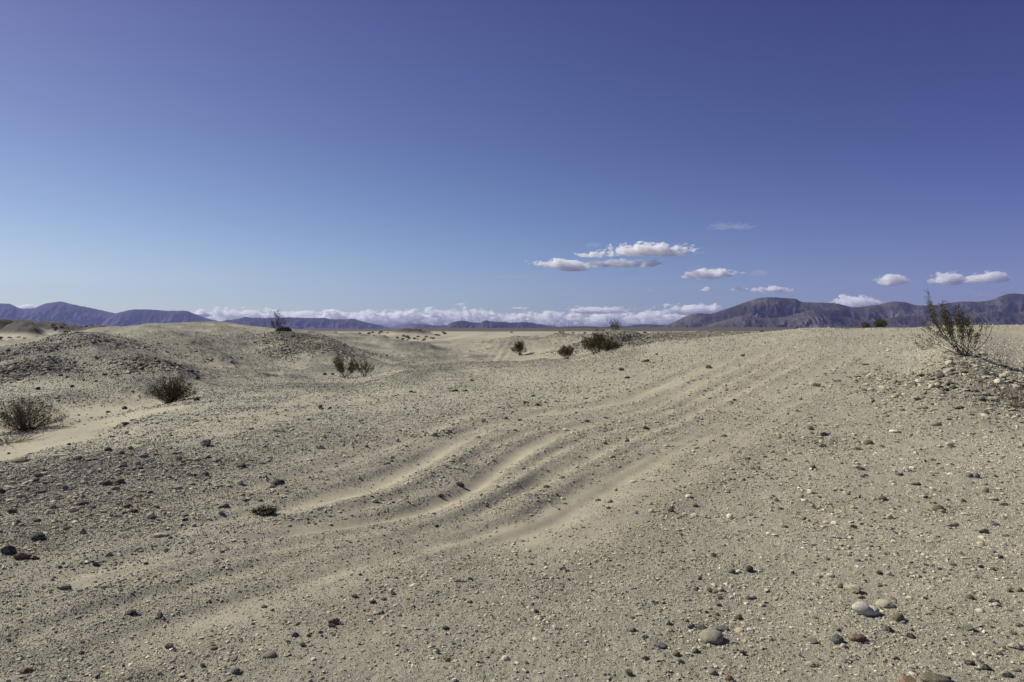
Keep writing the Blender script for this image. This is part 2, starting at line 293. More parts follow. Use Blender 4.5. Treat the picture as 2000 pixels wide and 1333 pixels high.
def fields(x, y, spacing=None):
    if np.ndim(x) > 1:
        return tuple(q.reshape(x.shape) for q in fields(np.ravel(x), np.ravel(y), spacing))
    """ground height, sand share and rock share at world points"""
    r = np.hypot(x, y); z = base(x, y)
    wx = x + .25 * vnoise(x * .9, y * .9, 51); wy = y + .25 * vnoise(x * .9, y * .9, 52)
    sand = np.zeros(x.shape); rut = np.zeros(x.shape); corr = np.zeros(x.shape); bermf = np.zeros(x.shape)
    for i_r, (P, wt, w, dp, be, sn) in enumerate(RUTS):
        pad = 4 * w + .3
        m = np.flatnonzero((x > P[:, 0].min() - pad) & (x < P[:, 0].max() + pad) & (y > P[:, 1].min() - pad) & (y < P[:, 1].max() + pad))
        if not len(m): continue
        X = x[m]; Y = y[m]; d, t = pdist(wx[m] * .12 + X * .88, wy[m] * .12 + Y * .88, P, 1e3)
        k = d < pad; m = m[k]; X = X[k]; Y = Y[k]; d = d[k]; t = t[k]
        if not len(m): continue
        W = (.25 + .85 * np.interp(t, np.linspace(0, 1, len(wt)), wt)) * sstep(0, .06, t) * sstep(1, .93, t)
        W = W * (1 + .22 * vnoise(X * 1.1, Y * 1.1, 200 + i_r)); ww = 1.15 * w * (1 + .12 * vnoise(X * .7, Y * .7, 220 + i_r))
        D = dp * .52 * (1 + .35 * sstep(0, -3, X)) * (.5 + .5 * sstep(14, 8, np.hypot(X, Y)))
        rut[m] += W * (-D * np.exp(-(d / ww) ** 2) + D * be / dp * np.exp(-((d - 1.7 * ww) / (.8 * ww)) ** 2))
        bermf[m] = np.maximum(bermf[m], W * min(1, dp / .06) * np.exp(-((d - 1.6 * ww) / (.7 * ww)) ** 2))
        sand[m] = np.maximum(sand[m], sn * sstep(.3, 1., W + .15 * vnoise(X * 2.2, Y * 2.2, 240 + i_r)) * np.exp(-(d / (ww * 1.1)) ** 2.4))
        corr[m] = np.maximum(corr[m], np.clip(W, 0, 1) * np.exp(-(d / (w + .55)) ** 2))
    n250 = vnoise(x * 1.6, y * 1.6, 250)
    for P, w in SANDS:
        d, t = pdist(wx, wy, P, 3 * w + .5)
        sand = np.maximum(sand, (1 - sstep(.45, 1.4, d / w + .25 * n250)) * (.55 if w < .6 else 1 if w < 1.35 else .8))
    sand = np.maximum(sand, .6 * sstep(.25, .6, fbm(x * .22, y * .22, 3, 5)) * sstep(12, 30, r))
    sand = np.clip(sand + .22 * vnoise(x * 3, y * 3, 8) * (sand > .05), 0, 1)
    sand = np.maximum(sand, .64 * corr); rocky = np.zeros(x.shape)
    rz, rdk = ridges(x, y); z += rz
    for (a, b, R, k), bx, by in zip(BL, _bx, _by):
        q = np.hypot(x - bx, (y - by) * .8) / R; m = q < 2
        rocky = np.where(m, np.maximum(rocky, k * np.exp(-q * q * 1.2)), rocky)
    rocky = np.maximum(rocky, .62 * rdk)
    rocky *= .55 + .45 * sstep(-.5, .35, fbm(x * 1.1, y * 1.1, 3, 71))
    rocky = np.maximum(rocky, .30 * bermf * (1 - sand))
    hill = sstep(17, 26, r) * sstep(110, 70, r) * sstep(4, -6, x); rocky = np.maximum(rocky, .40 * hill * sstep(-.35, .45, fbm(x * .18, y * .12, 4, 72)))
    sand *= 1 - sstep(.1, .35, rocky)
    z += rut
    z += .035 * fbm(x * .55, y * .55, 3, 11) * sstep(2, 6, r) * sstep(400, 60, r)
    z += .07 * fbm(x * .13, y * .13, 3, 12) * sstep(14, 32, r) * sstep(300, 60, r)
    z += rocky * .25 * sstep(8, 25, r) * (ridged(x * .8, y * .8, 3, 14) - .4)
    hum = sstep(.42, .85, ridged(x * .15 + .2 * wy * .1, y * .12, 3, 33)) * sstep(18, 26, r) * sstep(100, 70, r) * sstep(10, 2, x - .0 * y) * (1 - sand)
    mids = sstep(45, 70, r) * sstep(330, 200, r); rocky = np.maximum(rocky, .34 * mids * sstep(-.15, .3, fbm(x * .07, y * .03, 4, 73))); z += .10 * mids * ridged(x * .08, y * .05, 3, 74)
    z += .22 * hum; rocky = np.maximum(rocky, .42 * hum)
    # gullies on the far slopes
    z -= .12 * sstep(.55, .95, ridged(x * .09 + .04 * y, y * .03, 2, 31)) * sstep(24, 40, r) * sstep(160, 90, r)
    # dark badland hills at the left, low dark hills along the flats
    th = np.arctan2(x, y); pxx = CX + np.tan(np.clip(th, -1.3, 1.3)) * F
    bad = np.zeros(x.shape)
    m = r > 150
    if m.any():
        X = x[m]; Y = y[m]; R = r[m]; P = pxx[m]; P0 = P; P = P + 26 * fbm(X * .012, Y * .012, 4, 55); R = R + 45 * fbm(X * .012 + 5, Y * .012, 4, 56)
        rg = ridged(X * .007, Y * .012, 5, 40, .55)
        envl = sstep(380, 60, P) * sstep(330, 520, R) * sstep(1300, 700, R)
        hA = envl * (2.2 + 9.0 * rg * sstep(330, -50, P)) * sstep(.25, .5, rg + .2 * vnoise(X * .004, Y * .004, 3))
        envb = sstep(430, 330, P) * sstep(230, 300, R) * sstep(480, 380, R)
        k1 = np.hypot((P - 40) / 62, (R - 290) / 55); k2 = np.hypot((P - 128) / 24, (R - 270) / 28); k3 = np.hypot((P - 5) / 60, (R - 380) / 60)
        hA = np.maximum(hA, 5.2 * sstep(1, .25, k1) * (.55 + .6 * rg)); hA = np.maximum(hA, 2.6 * sstep(1, .2, k2)); hA = np.maximum(hA, 9 * sstep(1, .2, k3) * (.6 + .6 * rg))
        k4 = np.hypot((P - 190) / 45, (R - 330) / 45); hA = np.maximum(hA, 4.2 * sstep(1, .2, k4))
        k5 = np.hypot((P - 600 - 200) / 60, (R - 260) / 60); hA = np.maximum(hA, 1.9 * sstep(1, .2, k5))
        hA = hA * (.1 + 1.5 * ridged(X * .026, Y * .02, 5, 57)) + sstep(.5, 2, hA) * 1.6 * (ridged(X * .08, Y * .05, 4, 59) - .45)
        cap = np.clip((HZ - (619 + P0 * .05)) / F * Y, 1, 60) + 4.2; hA = cap * np.tanh(hA / cap * .85); hA += sstep(.6, 2, hA) * .9 * (ridged(X * .17, Y * .12, 3, 60) - .5); P = P0
        envc = sstep(760, 830, P) * sstep(1330, 1120, P) * sstep(1100, 1500, R) * sstep(3600, 2400, R)
        hC = envc * (2 + 5.5 * ridged(X * .003, Y * .003, 4, 46))
        envd = sstep(300, 420, P) * sstep(1000, 900, P) * sstep(1500, 2000, R) * sstep(4000, 3000, R)
        hC = np.maximum(hC, envd * 3 * ridged(X * .003, Y * .003, 3, 47))
        hE = sstep(1000, 1100, P) * sstep(2000, 2600, R) * sstep(5000, 4000, R) * 13 * ridged(X * .0016, Y * .002, 5, 49)
        z[m] += hA + hC + hE
        bad[m] = np.clip(sstep(.5, 1.8, hA) * (1. - .4 * sstep(.2, .4, fbm(X * .02, Y * .012, 4, 58))) + sstep(2, 5, hC) * .95 + sstep(1, 4, hE) * .9, 0, 1.)
        flat = .55 * sstep(.1, .5, fbm(X * .02, Y * .006, 4, 61)) * sstep(180, 300, R) + 1.1 * sstep(450, 1000, R)
        bad[m] = np.maximum(bad[m], np.clip(flat, 0, 1.1) * .8)
        sand[m] = np.maximum(sand[m], .8)
    rocky = np.maximum(rocky, bad)
    rough = 1 - .9 * sand
    sp = spacing if spacing is not None else 1e9
    if spacing is not None:
        for lam, am, s in ((.016, .0020, 21), (.03, .0032, 22), (.065, .0045, 23), (.15, .006, 24), (.4, .012, 25)):
            k = sstep(1.3, 2.6, lam / sp) * (r < 400); mm = k > 0
            if mm.any():
                q = np.zeros(x.shape); q[mm] = vnoise(x[mm] / lam, y[mm] / lam, s); z += k * am * q * (rough if lam < .2 else .4 + .6 * rough)
        # wind ripples in the bare sand
        k = sstep(.6, 1, sand) * sstep(2, 4, .09 / sp); z += k * .0025 * np.sin((x * .35 + y) * 70 + 3 * vnoise(x * 2, y * 2, 9))
        far = sstep(12, 30, r) * (r < 150) * (.3 + rocky); z += far * .03 * vnoise(x / .35, y / .35, 26) * sstep(1.2, 2.5, .35 / sp)
    return z, sand, rocky
def mspc(x, y):                                       # spacing of the ground mesh at a point, so that small stones sit on its fine bumps
    r = np.hypot(x, y); return np.maximum(r * np.minimum(r / 1100, .0058) * .5, r * .00125)
def H(x, y):
    x = np.atleast_1d(np.asarray(x, float)); y = np.atleast_1d(np.asarray(y, float)); return fields(x, y, mspc(x, y))[0]

dth = .0013; f0 = rad(49)
ths = np.r_[np.arange(-math.pi, -1.0, .06), np.arange(-1.0, -f0, .008), np.arange(-f0, f0, dth), np.arange(f0, 1.0, .008), np.arange(1.0, math.pi - .03, .06)]
rs = [.15, .5, 1., 1.5, 2., 2.4]
while rs[-1] < 19300:
    r = rs[-1]; rs.append(r * (1 + (min(r / 1100, .0058) if r < 170 else (.0075 if r < 600 else (.011 if r < 1500 else .03)))))
rs = np.array(rs); nr, nth = len(rs), len(ths)
Rg, Tg = np.meshgrid(rs, ths, indexing='ij'); X = (Rg * np.sin(Tg)).ravel(); Y = (Rg * np.cos(Tg)).ravel()
spc = np.maximum(np.gradient(rs)[:, None] * .5, Rg * np.gradient(ths)[None, :]).ravel()
Z, SA, RO = fields(X, Y, spc)
i = np.arange(nr - 1)[:, None] * nth; j = np.arange(nth)[None, :]; j2 = (j + 1) % nth
Q = np.stack([i + j, i + nth + j, i + nth + j2, i + j2], -1).reshape(-1, 4)
V = np.c_[X, Y, Z]; V[:nth, 2] = EYE - 1.6
ground = tag(link('ground', mesh_np('ground', V, Q, mg.m, True, {'sand': SA, 'rocky': RO})), 'rolling gravel and sand desert ground with swept tyre ruts', kind='structure')
del X, Y, Q, V, Rg, Tg

# ------------------------------------------------------------------ mountains
def mountain(name, label, D, depth, sil, mat, seed, carve=.6, gul=1.0, front=1.3, rough=.6):
    px = np.array([p[0] for p in sil], float); py = np.array([p[1] for p in sil], float)
    nc = int((px[-1] - px[0]) * .8); nrr = 200
    P = np.linspace(px[0], px[-1], nc); T = np.linspace(0, 1.35, nrr)
    PP, TT = np.meshgrid(P, T, indexing='ij'); u = (PP - CX) / F
    crest = pchip(px, py, P) + .9 * fbm(P / 9, P * 0 + seed, 4, seed, .6) * rough * np.clip((HZ - pchip(px, py, P)) / 8, .2, 1)
    hc = ((HZ - crest) / F * D)[:, None] + EYE
    Yd = D - depth * (1 - TT); X = u * Yd
    s = 1000.0 / gul
    wx = X + .35 * s * fbm(X / s, Yd / s, 3, seed + 5); wy = Yd + .35 * s * fbm(X / s + 9, Yd / s, 3, seed + 6)
    rg = ridged(wx / s, wy / (1.4 * s), 6, seed, .55)
    rg2 = ridged(wx / s * 2.6, wy / (.9 * s), 5, seed + 8, .6)
    shp = np.where(TT < 1, np.clip(TT, 0, 1) ** front, 1 - (TT - 1) * 2.2)
    cv = 1.1 * carve * sstep(0, .42, 1 - TT) * np.clip(TT * 4, 0, 1)
    h = np.clip(hc, 0, None) * shp
    h = h * (1 - cv * (1 - rg) * 1.45) - hc.max() * .30 * cv * (1 - rg2) * np.clip(TT * 2, 0, 1)
    lim = hc * Yd / D * (1 - .03 * (1 - np.clip(TT, 0, 1))); h = np.where(TT < 1, np.minimum(h, lim), h)
    edge = sstep(0, 1, np.minimum(PP - px[0], px[-1] - PP) / 12)
    Z = -6 + (h + 4) * edge * sstep(0, .06, TT) - 30 * (1 - sstep(0, .05, TT))
    V = np.stack([X, Yd, Z], -1).reshape(-1, 3)
    a = np.arange(nc - 1)[:, None] * nrr; b = np.arange(nrr - 1)[None, :]
    Fq = np.stack([a + b, a + nrr + b, a + nrr + b + 1, a + b + 1], -1).reshape(-1, 4)
    return tag(link(name, mesh_np(name, V, Fq, mat)), label, kind='structure')
def mmat(name, c1, c2, sc):
    m = M(name, 1); tcn = m.n('ShaderNodeTexCoord').outputs['Object']
    mp0 = m.n('ShaderNodeMapping'); mp0.inputs['Scale'].default_value = (1, .35, .8); m.l(tcn, mp0.inputs[0]); tcn = mp0.outputs[0]
    m.col(m.ramp(m.noise(sc, 7, .7, tcn), [(.40, c1), (.52, tuple(a * .6 + b * .4 for a, b in zip(c1, c2))), (.66, c2)]))  # pale and dark rock streaks, with sunlit and shaded faces painted into the colour
    m.bump(m.noise(sc * 6, 5, .65, tcn), .6, 30); return m.m
mnear = mmat('dark_mountain', (.030, .026, .028), (.145, .126, .118), .0032)
mfar = mmat('far_mountain', (.030, .026, .032), (.105, .092, .094), .0022)
SA_ = [(-420, 612), (-250, 600), (-100, 604), (0, 593), (15, 593), (45, 603), (65, 602), (90, 593), (103, 591), (118, 589), (140, 594), (180, 602), (212, 609), (245, 616), (300, 624), (420, 640), (470, 646)]
SB_ = [(190, 640), (225, 613), (240, 609), (262, 604.5), (290, 604.5), (330, 607), (362, 607), (375, 611), (400, 620), (430, 628), (470, 633), (560, 646)]
SC_ = [(400, 640), (430, 628), (468, 622), (480, 619), (497, 621), (530, 621), (560, 620), (600, 621), (630, 621), (650, 623.5), (668, 624), (688, 622.5), (705, 627), (730, 633), (752, 637), (775, 646)]
SD_ = [(740, 644), (765, 638), (785, 634), (815, 632), (850, 636), (900, 642), (960, 646)]
SE_ = [(795, 646), (806, 642), (815, 635), (830, 635), (858, 636), (872, 635), (885, 629), (905, 626.5), (922, 630), (938, 630), (948, 626), (962, 628), (985, 629), (1000, 630), (1025, 629), (1045, 632), (1075, 636), (1095, 639), (1120, 645)]
SF_ = [(1085, 646), (1110, 641), (1150, 641), (1185, 638), (1200, 635), (1222, 637), (1240, 634), (1262, 633), (1285, 634), (1310, 636), (1350, 646)]
SG_ = [(1262, 646), (1295, 638), (1318, 628), (1350, 614), (1368, 612), (1385, 613), (1410, 606), (1440, 596), (1465, 587), (1488, 581), (1510, 580.5), (1530, 582), (1550, 583), (1568, 590), (1600, 591), (1635, 593), (1652, 597), (1668, 600), (1690, 598), (1720, 594), (1745, 589), (1765, 590), (1790, 596), (1815, 597), (1850, 592), (1880, 589), (1905, 589), (1935, 586), (1960, 576), (1978, 573), (2000, 575), (2060, 580), (2140, 574), (2300, 596), (2500, 615), (2600, 640)]
SH_ = [(1330, 646), (1370, 638), (1420, 624), (1455, 616), (1490, 622), (1530, 619), (1560, 612), (1590, 605), (1625, 608), (1655, 620), (1690, 626), (1730, 622), (1770, 616), (1800, 613), (1830, 622), (1870, 616), (1900, 612), (1945, 608), (1975, 612), (2030, 602), (2150, 610), (2300, 620), (2420, 646)]
mountain('pale_mountains', 'palest blue mountain low behind the gap between two ranges', 18800, 900, SD_, mfar, 71, .4, 1.6)
mountain('peaked_mountains', 'purple range with a single rounded peak at the far left', 15500, 1500, SA_, mfar, 101, .6, 2.4, rough=1.5)
mountain('mesa_mountains', 'flat topped purple ridge right of the peaked range', 15000, 1000, SB_, mfar, 131, .6, 2.4, rough=1.6)
mountain('long_mountains', 'long even purple range under the cloud bank behind the thin shrub', 13500, 700, SC_, mfar, 161, .65, 2.6, rough=1.9)
mountain('craggy_mountains', 'craggy grey range standing in the middle of the skyline', 11500, 420, SE_, mfar, 191, .75, 3.4, rough=2.0)
mountain('low_mountains', 'low dark ridge linking the craggy range to the big mountains', 10500, 350, SF_, mfar, 221, .6, 2.8)
mountain('big_mountains', 'large dark rounded mountains filling the skyline on the right', 8200, 1050, SG_, mnear, 251, .72, 2.6, 1.15, 1.1)
mountain('foothill_mountains', 'dark foothills in front of the large rounded mountains', 6900, 520, SH_, mnear, 281, .65, 3.4, 1.0, .6)

# ------------------------------------------------------------------ haze
hz = M('haze_air'); hz.t.nodes.clear(); ho = hz.n('ShaderNodeOutputMaterial'); pv = hz.n('ShaderNodeVolumePrincipled')
pv.inputs['Color'].default_value = (.40, .46, 1, 1); pv.inputs['Density'].default_value = 2.4e-5; pv.inputs['Anisotropy'].default_value = .1
hz.l(pv.outputs[0], ho.inputs['Volume'])
hv = np.array([(x, y, z) for x in (-19900, 19900) for y in (-19900, 19900) for z in (-60, 1150)], float)
hf = [(0, 1, 3, 2), (4, 6, 7, 5), (0, 4, 5, 1), (2, 3, 7, 6), (0, 2, 6, 4), (1, 5, 7, 3)]
hzo = tag(link('haze', mesh_np('haze', hv, hf, hz.m, False)), 'thin blue air haze over the far plain and mountains', kind='stuff')

# ------------------------------------------------------------------ clouds
def cloud_mat(name, dens, thr, k=1.0):
    m = M(name); m.t.nodes.clear(); o = m.n('ShaderNodeOutputMaterial'); p = m.n('ShaderNodeVolumePrincipled')
    p.inputs['Color'].default_value = (1, 1, 1, 1); p.inputs['Anisotropy'].default_value = .3
    t = m.n('ShaderNodeTexCoord'); oi = m.n('ShaderNodeObjectInfo'); geo = m.n('ShaderNodeNewGeometry')
    ln = m.n('ShaderNodeVectorMath', operation='LENGTH');     mp_ = m.n('ShaderNodeMapping'); mp_.inputs['Scale'].default_value = (.0040 * k, .0040 * k, .0072 * k); m.l(geo.outputs['Position'], mp_.inputs[0])
    nz = m.n('ShaderNodeTexNoise'); nz.inputs['Scale'].default_value = 1; nz.inputs['Detail'].default_value = 5; nz.inputs['Roughness'].default_value = .6
    m.l(mp_.outputs[0], nz.inputs['Vector'])
    wm = m.n('ShaderNodeMapping'); wm.inputs['Scale'].default_value = (.0016 * k, .0016 * k, .0030 * k); wm.inputs['Location'].default_value = (3, 8, 5); m.l(geo.outputs['Position'], wm.inputs[0])
    wn = m.n('ShaderNodeTexNoise'); wn.inputs['Scale'].default_value = 1; wn.inputs['Detail'].default_value = 2; m.l(wm.outputs[0], wn.inputs['Vector'])
    v1 = m.n('ShaderNodeVectorMath', operation='SUBTRACT'); m.l(wn.outputs['Color'], v1.inputs[0]); v1.inputs[1].default_value = (.5, .5, .5)
    v2 = m.n('ShaderNodeVectorMath', operation='MULTIPLY'); m.l(v1.outputs[0], v2.inputs[0]); v2.inputs[1].default_value = (1.5, .6, 2.4)
    v3 = m.n('ShaderNodeVectorMath', operation='ADD'); m.l(t.outputs['Object'], v3.inputs[0]); m.l(v2.outputs[0], v3.inputs[1]); m.l(v3.outputs[0], ln.inputs[0])
    a = m.n('ShaderNodeMath', operation='MULTIPLY_ADD'); m.l(nz.outputs[0], a.inputs[0]); a.inputs[1].default_value = 5.2; a.inputs[2].default_value = -1.75 - thr
    b = m.n('ShaderNodeMath', operation='POWER'); m.l(ln.outputs['Value'], b.inputs[0]); b.inputs[1].default_value = 2.6
    c = m.n('ShaderNodeMath', operation='SUBTRACT'); m.l(a.outputs[0], c.inputs[0]); b2 = m.n('ShaderNodeMath', operation='MULTIPLY'); b2.inputs[1].default_value = 1.35; m.l(b.outputs[0], b2.inputs[0]); m.l(b2.outputs[0], c.inputs[1])
    d = m.n('ShaderNodeMath', operation='MULTIPLY'); d.use_clamp = True; m.l(c.outputs[0], d.inputs[0]); d.inputs[1].default_value = 2.5
    e = m.n('ShaderNodeMath', operation='MULTIPLY'); m.l(d.outputs[0], e.inputs[0]); e.inputs[1].default_value = dens
    m.l(e.outputs[0], p.inputs['Density']); m.l(p.outputs[0], o.inputs['Volume']); m.m.cycles.volume_step_rate = .4 if hasattr(m.m.cycles, 'volume_step_rate') else 1
    return m.m
CL = cloud_mat('cloud_dense', .010, 0); CB = cloud_mat('cloud_bank', .005, .34, .6); CT = cloud_mat('cloud_thin', .0005, 0)
def ico(n):
    import bmesh
    b = bmesh.new(); bmesh.ops.create_icosphere(b, subdivisions=n, radius=1)
    v = np.array([x.co[:] for x in b.verts]); f = np.array([[q.index for q in t.verts] for t in b.faces]); b.free(); return v, f
iv, if_ = ico(3)
cv_ = iv.copy(); cv_ *= 1.3; cv_[:, 2] = np.where(cv_[:, 2] < 0, cv_[:, 2] * .62, cv_[:, 2])
CM = mesh_np('cloud', cv_, if_, CL); CTM = mesh_np('cloud', cv_, if_, CT); CBM = mesh_np('cloud', cv_, if_, CB)
CLOUDS = [  # photo x, y, width, height, distance km, thin, label
 (1268, 485, 155, 27, 32, 0, 'largest white flat based cloud, topmost of the central cluster'),
 (1162, 496, 66, 13, 32, 0, 'small cloud strip above the second long cloud'),
 (1213, 513, 160, 17, 32, 0, 'long flat cloud right under the largest cloud'),
 (1087, 512, 84, 20, 32, 0, 'cloud at the left end of the central cluster'),
 (1118, 520, 60, 18, 32, 0, 'ragged small cloud just below the left end of the central cluster'),
 (1385, 533, 98, 22, 32, 0, 'single white cloud lower right of the central cluster'),
 (1506, 564, 74, 15, 32, 0, 'low flat cloud above the rounded mountain top'),
 (1446, 563, 28, 10, 32, 0, 'very small puff left of the flat cloud over the mountain'),
 (1383, 565, 26, 9, 32, 0, 'tiny faint puff below the single white cloud'),
 (1741, 544, 52, 24, 32, 0, 'compact white cloud above the saddle, leftmost of three'),
 (1850, 541, 52, 28, 32, 0, 'square puffy cloud above the large creosote bush'),
 (1926, 540, 70, 24, 32, 0, 'rounded cloud right of the square puffy cloud'),
 (1668, 589, 84, 34, 32, 0, 'layered cloud rising from behind the mountain saddle'),
 (1160, 604, 98, 16, 34, 0, 'flat cloud strip just above the bank on the horizon'),
 (1355, 602, 120, 22, 34, 0, 'cloud strip touching the left shoulder of the big mountain'),
 (995, 540, 60, 6, 32, 1, 'faint thin streak left of the central cluster'),
 (1425, 441, 80, 16, 32, 1, 'high faint wisp above all other clouds'),
 (1157, 478, 34, 10, 32, 1, 'faint wisp left of the largest cloud'),
 (1480, 531, 40, 16, 32, 1, 'faint wisp right of the single white cloud'),
 (1268, 567, 20, 8, 32, 1, 'tiny faint puff midway between cluster and horizon bank'),
 (1245, 518, 70, 8, 32, 1, 'thin trailing streak under the second long cloud'),
 (1985, 572, 70, 20, 32, 1, 'pinkish wisp behind the rightmost summit'),
 (1910, 574, 40, 12, 32, 1, 'faint pinkish puff above the ridge right of the large bush'),
 (900, 594, 20, 6, 34, 0, 'tiny white dash above the middle of the horizon bank'),
 (1012, 602, 34, 7, 34, 0, 'small dash close over the horizon bank'),
 (48, 599, 46, 9, 36, 0, 'small cloud behind the notch in the far left range'),
 (393, 611, 46, 14, 36, 0, 'small cloud at the end of the flat topped ridge'),
]
for px, py, w, h, km, thin, lab in CLOUDS:
    D = km * 1000.; k = D / F
    o = link('cloud', CTM if thin else CM, None, ((px - CX) * k, D, EYE + (HZ - py - h * .18) * k), (0, 0, 0), (w * .62 * k, h * .9 * k, h * .54 * k))
    tag(o, lab, 'cloud', 'small clouds in the blue sky')
bank = [(470, 612, 130, 26), (580, 617, 150, 22), (690, 617, 130, 22), (790, 618, 130, 26), (885, 615, 140, 30), (980, 619, 120, 24), (1070, 618, 120, 26), (1165, 620, 130, 28), (1255, 618, 140, 34), (1335, 622, 110, 26), (1300, 634, 160, 18), (1180, 634, 190, 18), (1040, 634, 190, 18), (900, 632, 190, 18), (760, 630, 190, 18), (620, 628, 190, 16)]
BLAB = ['left tip of the cloud bank above the long purple range', 'thin bank cloud over the thin shrub on the crest', 'bank cloud over the right half of the long purple range', 'bank cloud over the dip before the craggy range', 'tallest lump of the bank left of the craggy summit', 'bank cloud above the craggy summit', 'bank cloud right of the craggy summit', 'bank cloud under the flat strip', 'highest billow at the right part of the bank', 'bank end against the big mountain', 'lower bank layer beside the big mountain foot', 'lower bank layer over the low linking ridge', 'lower bank layer right of the craggy range', 'lower bank layer behind the craggy range', 'lower bank layer over the palest mountain', 'lower bank layer behind the long purple range']
for (px, py, w, h), lab in zip(bank, BLAB):
    D = 46000.; k = D / F
    tag(link('cloud', CBM, None, ((px - CX) * k, D, EYE + (HZ - py - h * .1) * k), (0, 0, 0), (w * .8 * k, 700, h * .64 * k)), lab, 'cloud', 'bank of clouds along the horizon')

# ------------------------------------------------------------------ stones
rng = np.random.default_rng(7)
def rock_mesh(name, kind, seed, sub=3, mat=None):
    v, f = ico(sub); r = np.random.default_rng(seed)
    n = v / np.linalg.norm(v, axis=1)[:, None]
    if kind == 'angular':
        d = np.full(len(v), 9.)
        for _ in range(13):
            a = r.normal(size=3); a /= np.linalg.norm(a); k = .60 + .34 * r.random(); c = n @ a
            d = np.minimum(d, np.where(c > .05, k / np.maximum(c, .05), 9.))
        v = n * np.minimum(d, 1.15)[:, None]; amp = .05
    else: amp = .15 if kind == 'round' else .22
    s = r.random() * 50
    q = fbm(n[:, 0] * 1.6 + s, n[:, 1] * 1.6 + n[:, 2] * 1.3, 3, seed) + .6 * fbm(n[:, 2] * 3 + s, n[:, 0] * 3 - n[:, 1] * 2, 3, seed + 9)
    v = v * (1 + amp * 1.8 * q)[:, None] * np.array({'angular': (1, .85, .72), 'round': (1, .88, .72), 'slab': (1, .75, .38)}[kind])
    v /= np.abs(v[:, 0]).max()
    return mesh_np(name, v, f, mat or mr.m, kind != 'angular')
VAR = {'a': [rock_mesh('stone_angular', 'angular', 10 + i) for i in range(6)], 'r': [rock_mesh('stone_round', 'round', 30 + i) for i in range(4)], 's': [rock_mesh('stone_slab', 'slab', 50 + i) for i in range(4)]}
hvv, hff = ico(4); n = hvv.copy(); ang = np.arctan2(n[:, 2] + .15, n[:, 0])
hvv = n * np.array((1, .62, .56)); hvv[:, 2] -= .30 * np.exp(-((n[:, 0] - .22) / .22) ** 2) * (n[:, 2] > -.1) * np.clip(n[:, 2] + .1, 0, 1)
hvv[:, 2] *= 1 - .22 * (n[:, 0] > 0) * n[:, 0]; hvv *= (1 + .06 * fbm(n[:, 0] * 2, n[:, 1] * 2 + n[:, 2], 3, 77))[:, None]
HEART = mesh_np('stone_heart', hvv, hff, mr.m)
PAL = {'black': (.028, .026, .027), 'dark': (.060, .055, .048), 'grey': (.24, .235, .205), 'bluish grey': (.125, .13, .145), 'pale': (.40, .37, .31), 'white': (.66, .63, .58), 'brown': (.13, .095, .062), 'olive': (.135, .13, .095), 'tan': (.29, .21, .135), 'orange': (.27, .185, .11)}
K = {'k': 'black', 'd': 'dark', 'g': 'grey', 'b': 'bluish grey', 'p': 'pale', 'w': 'white', 'n': 'brown', 'o': 'olive', 't': 'tan', 'r': 'orange'}
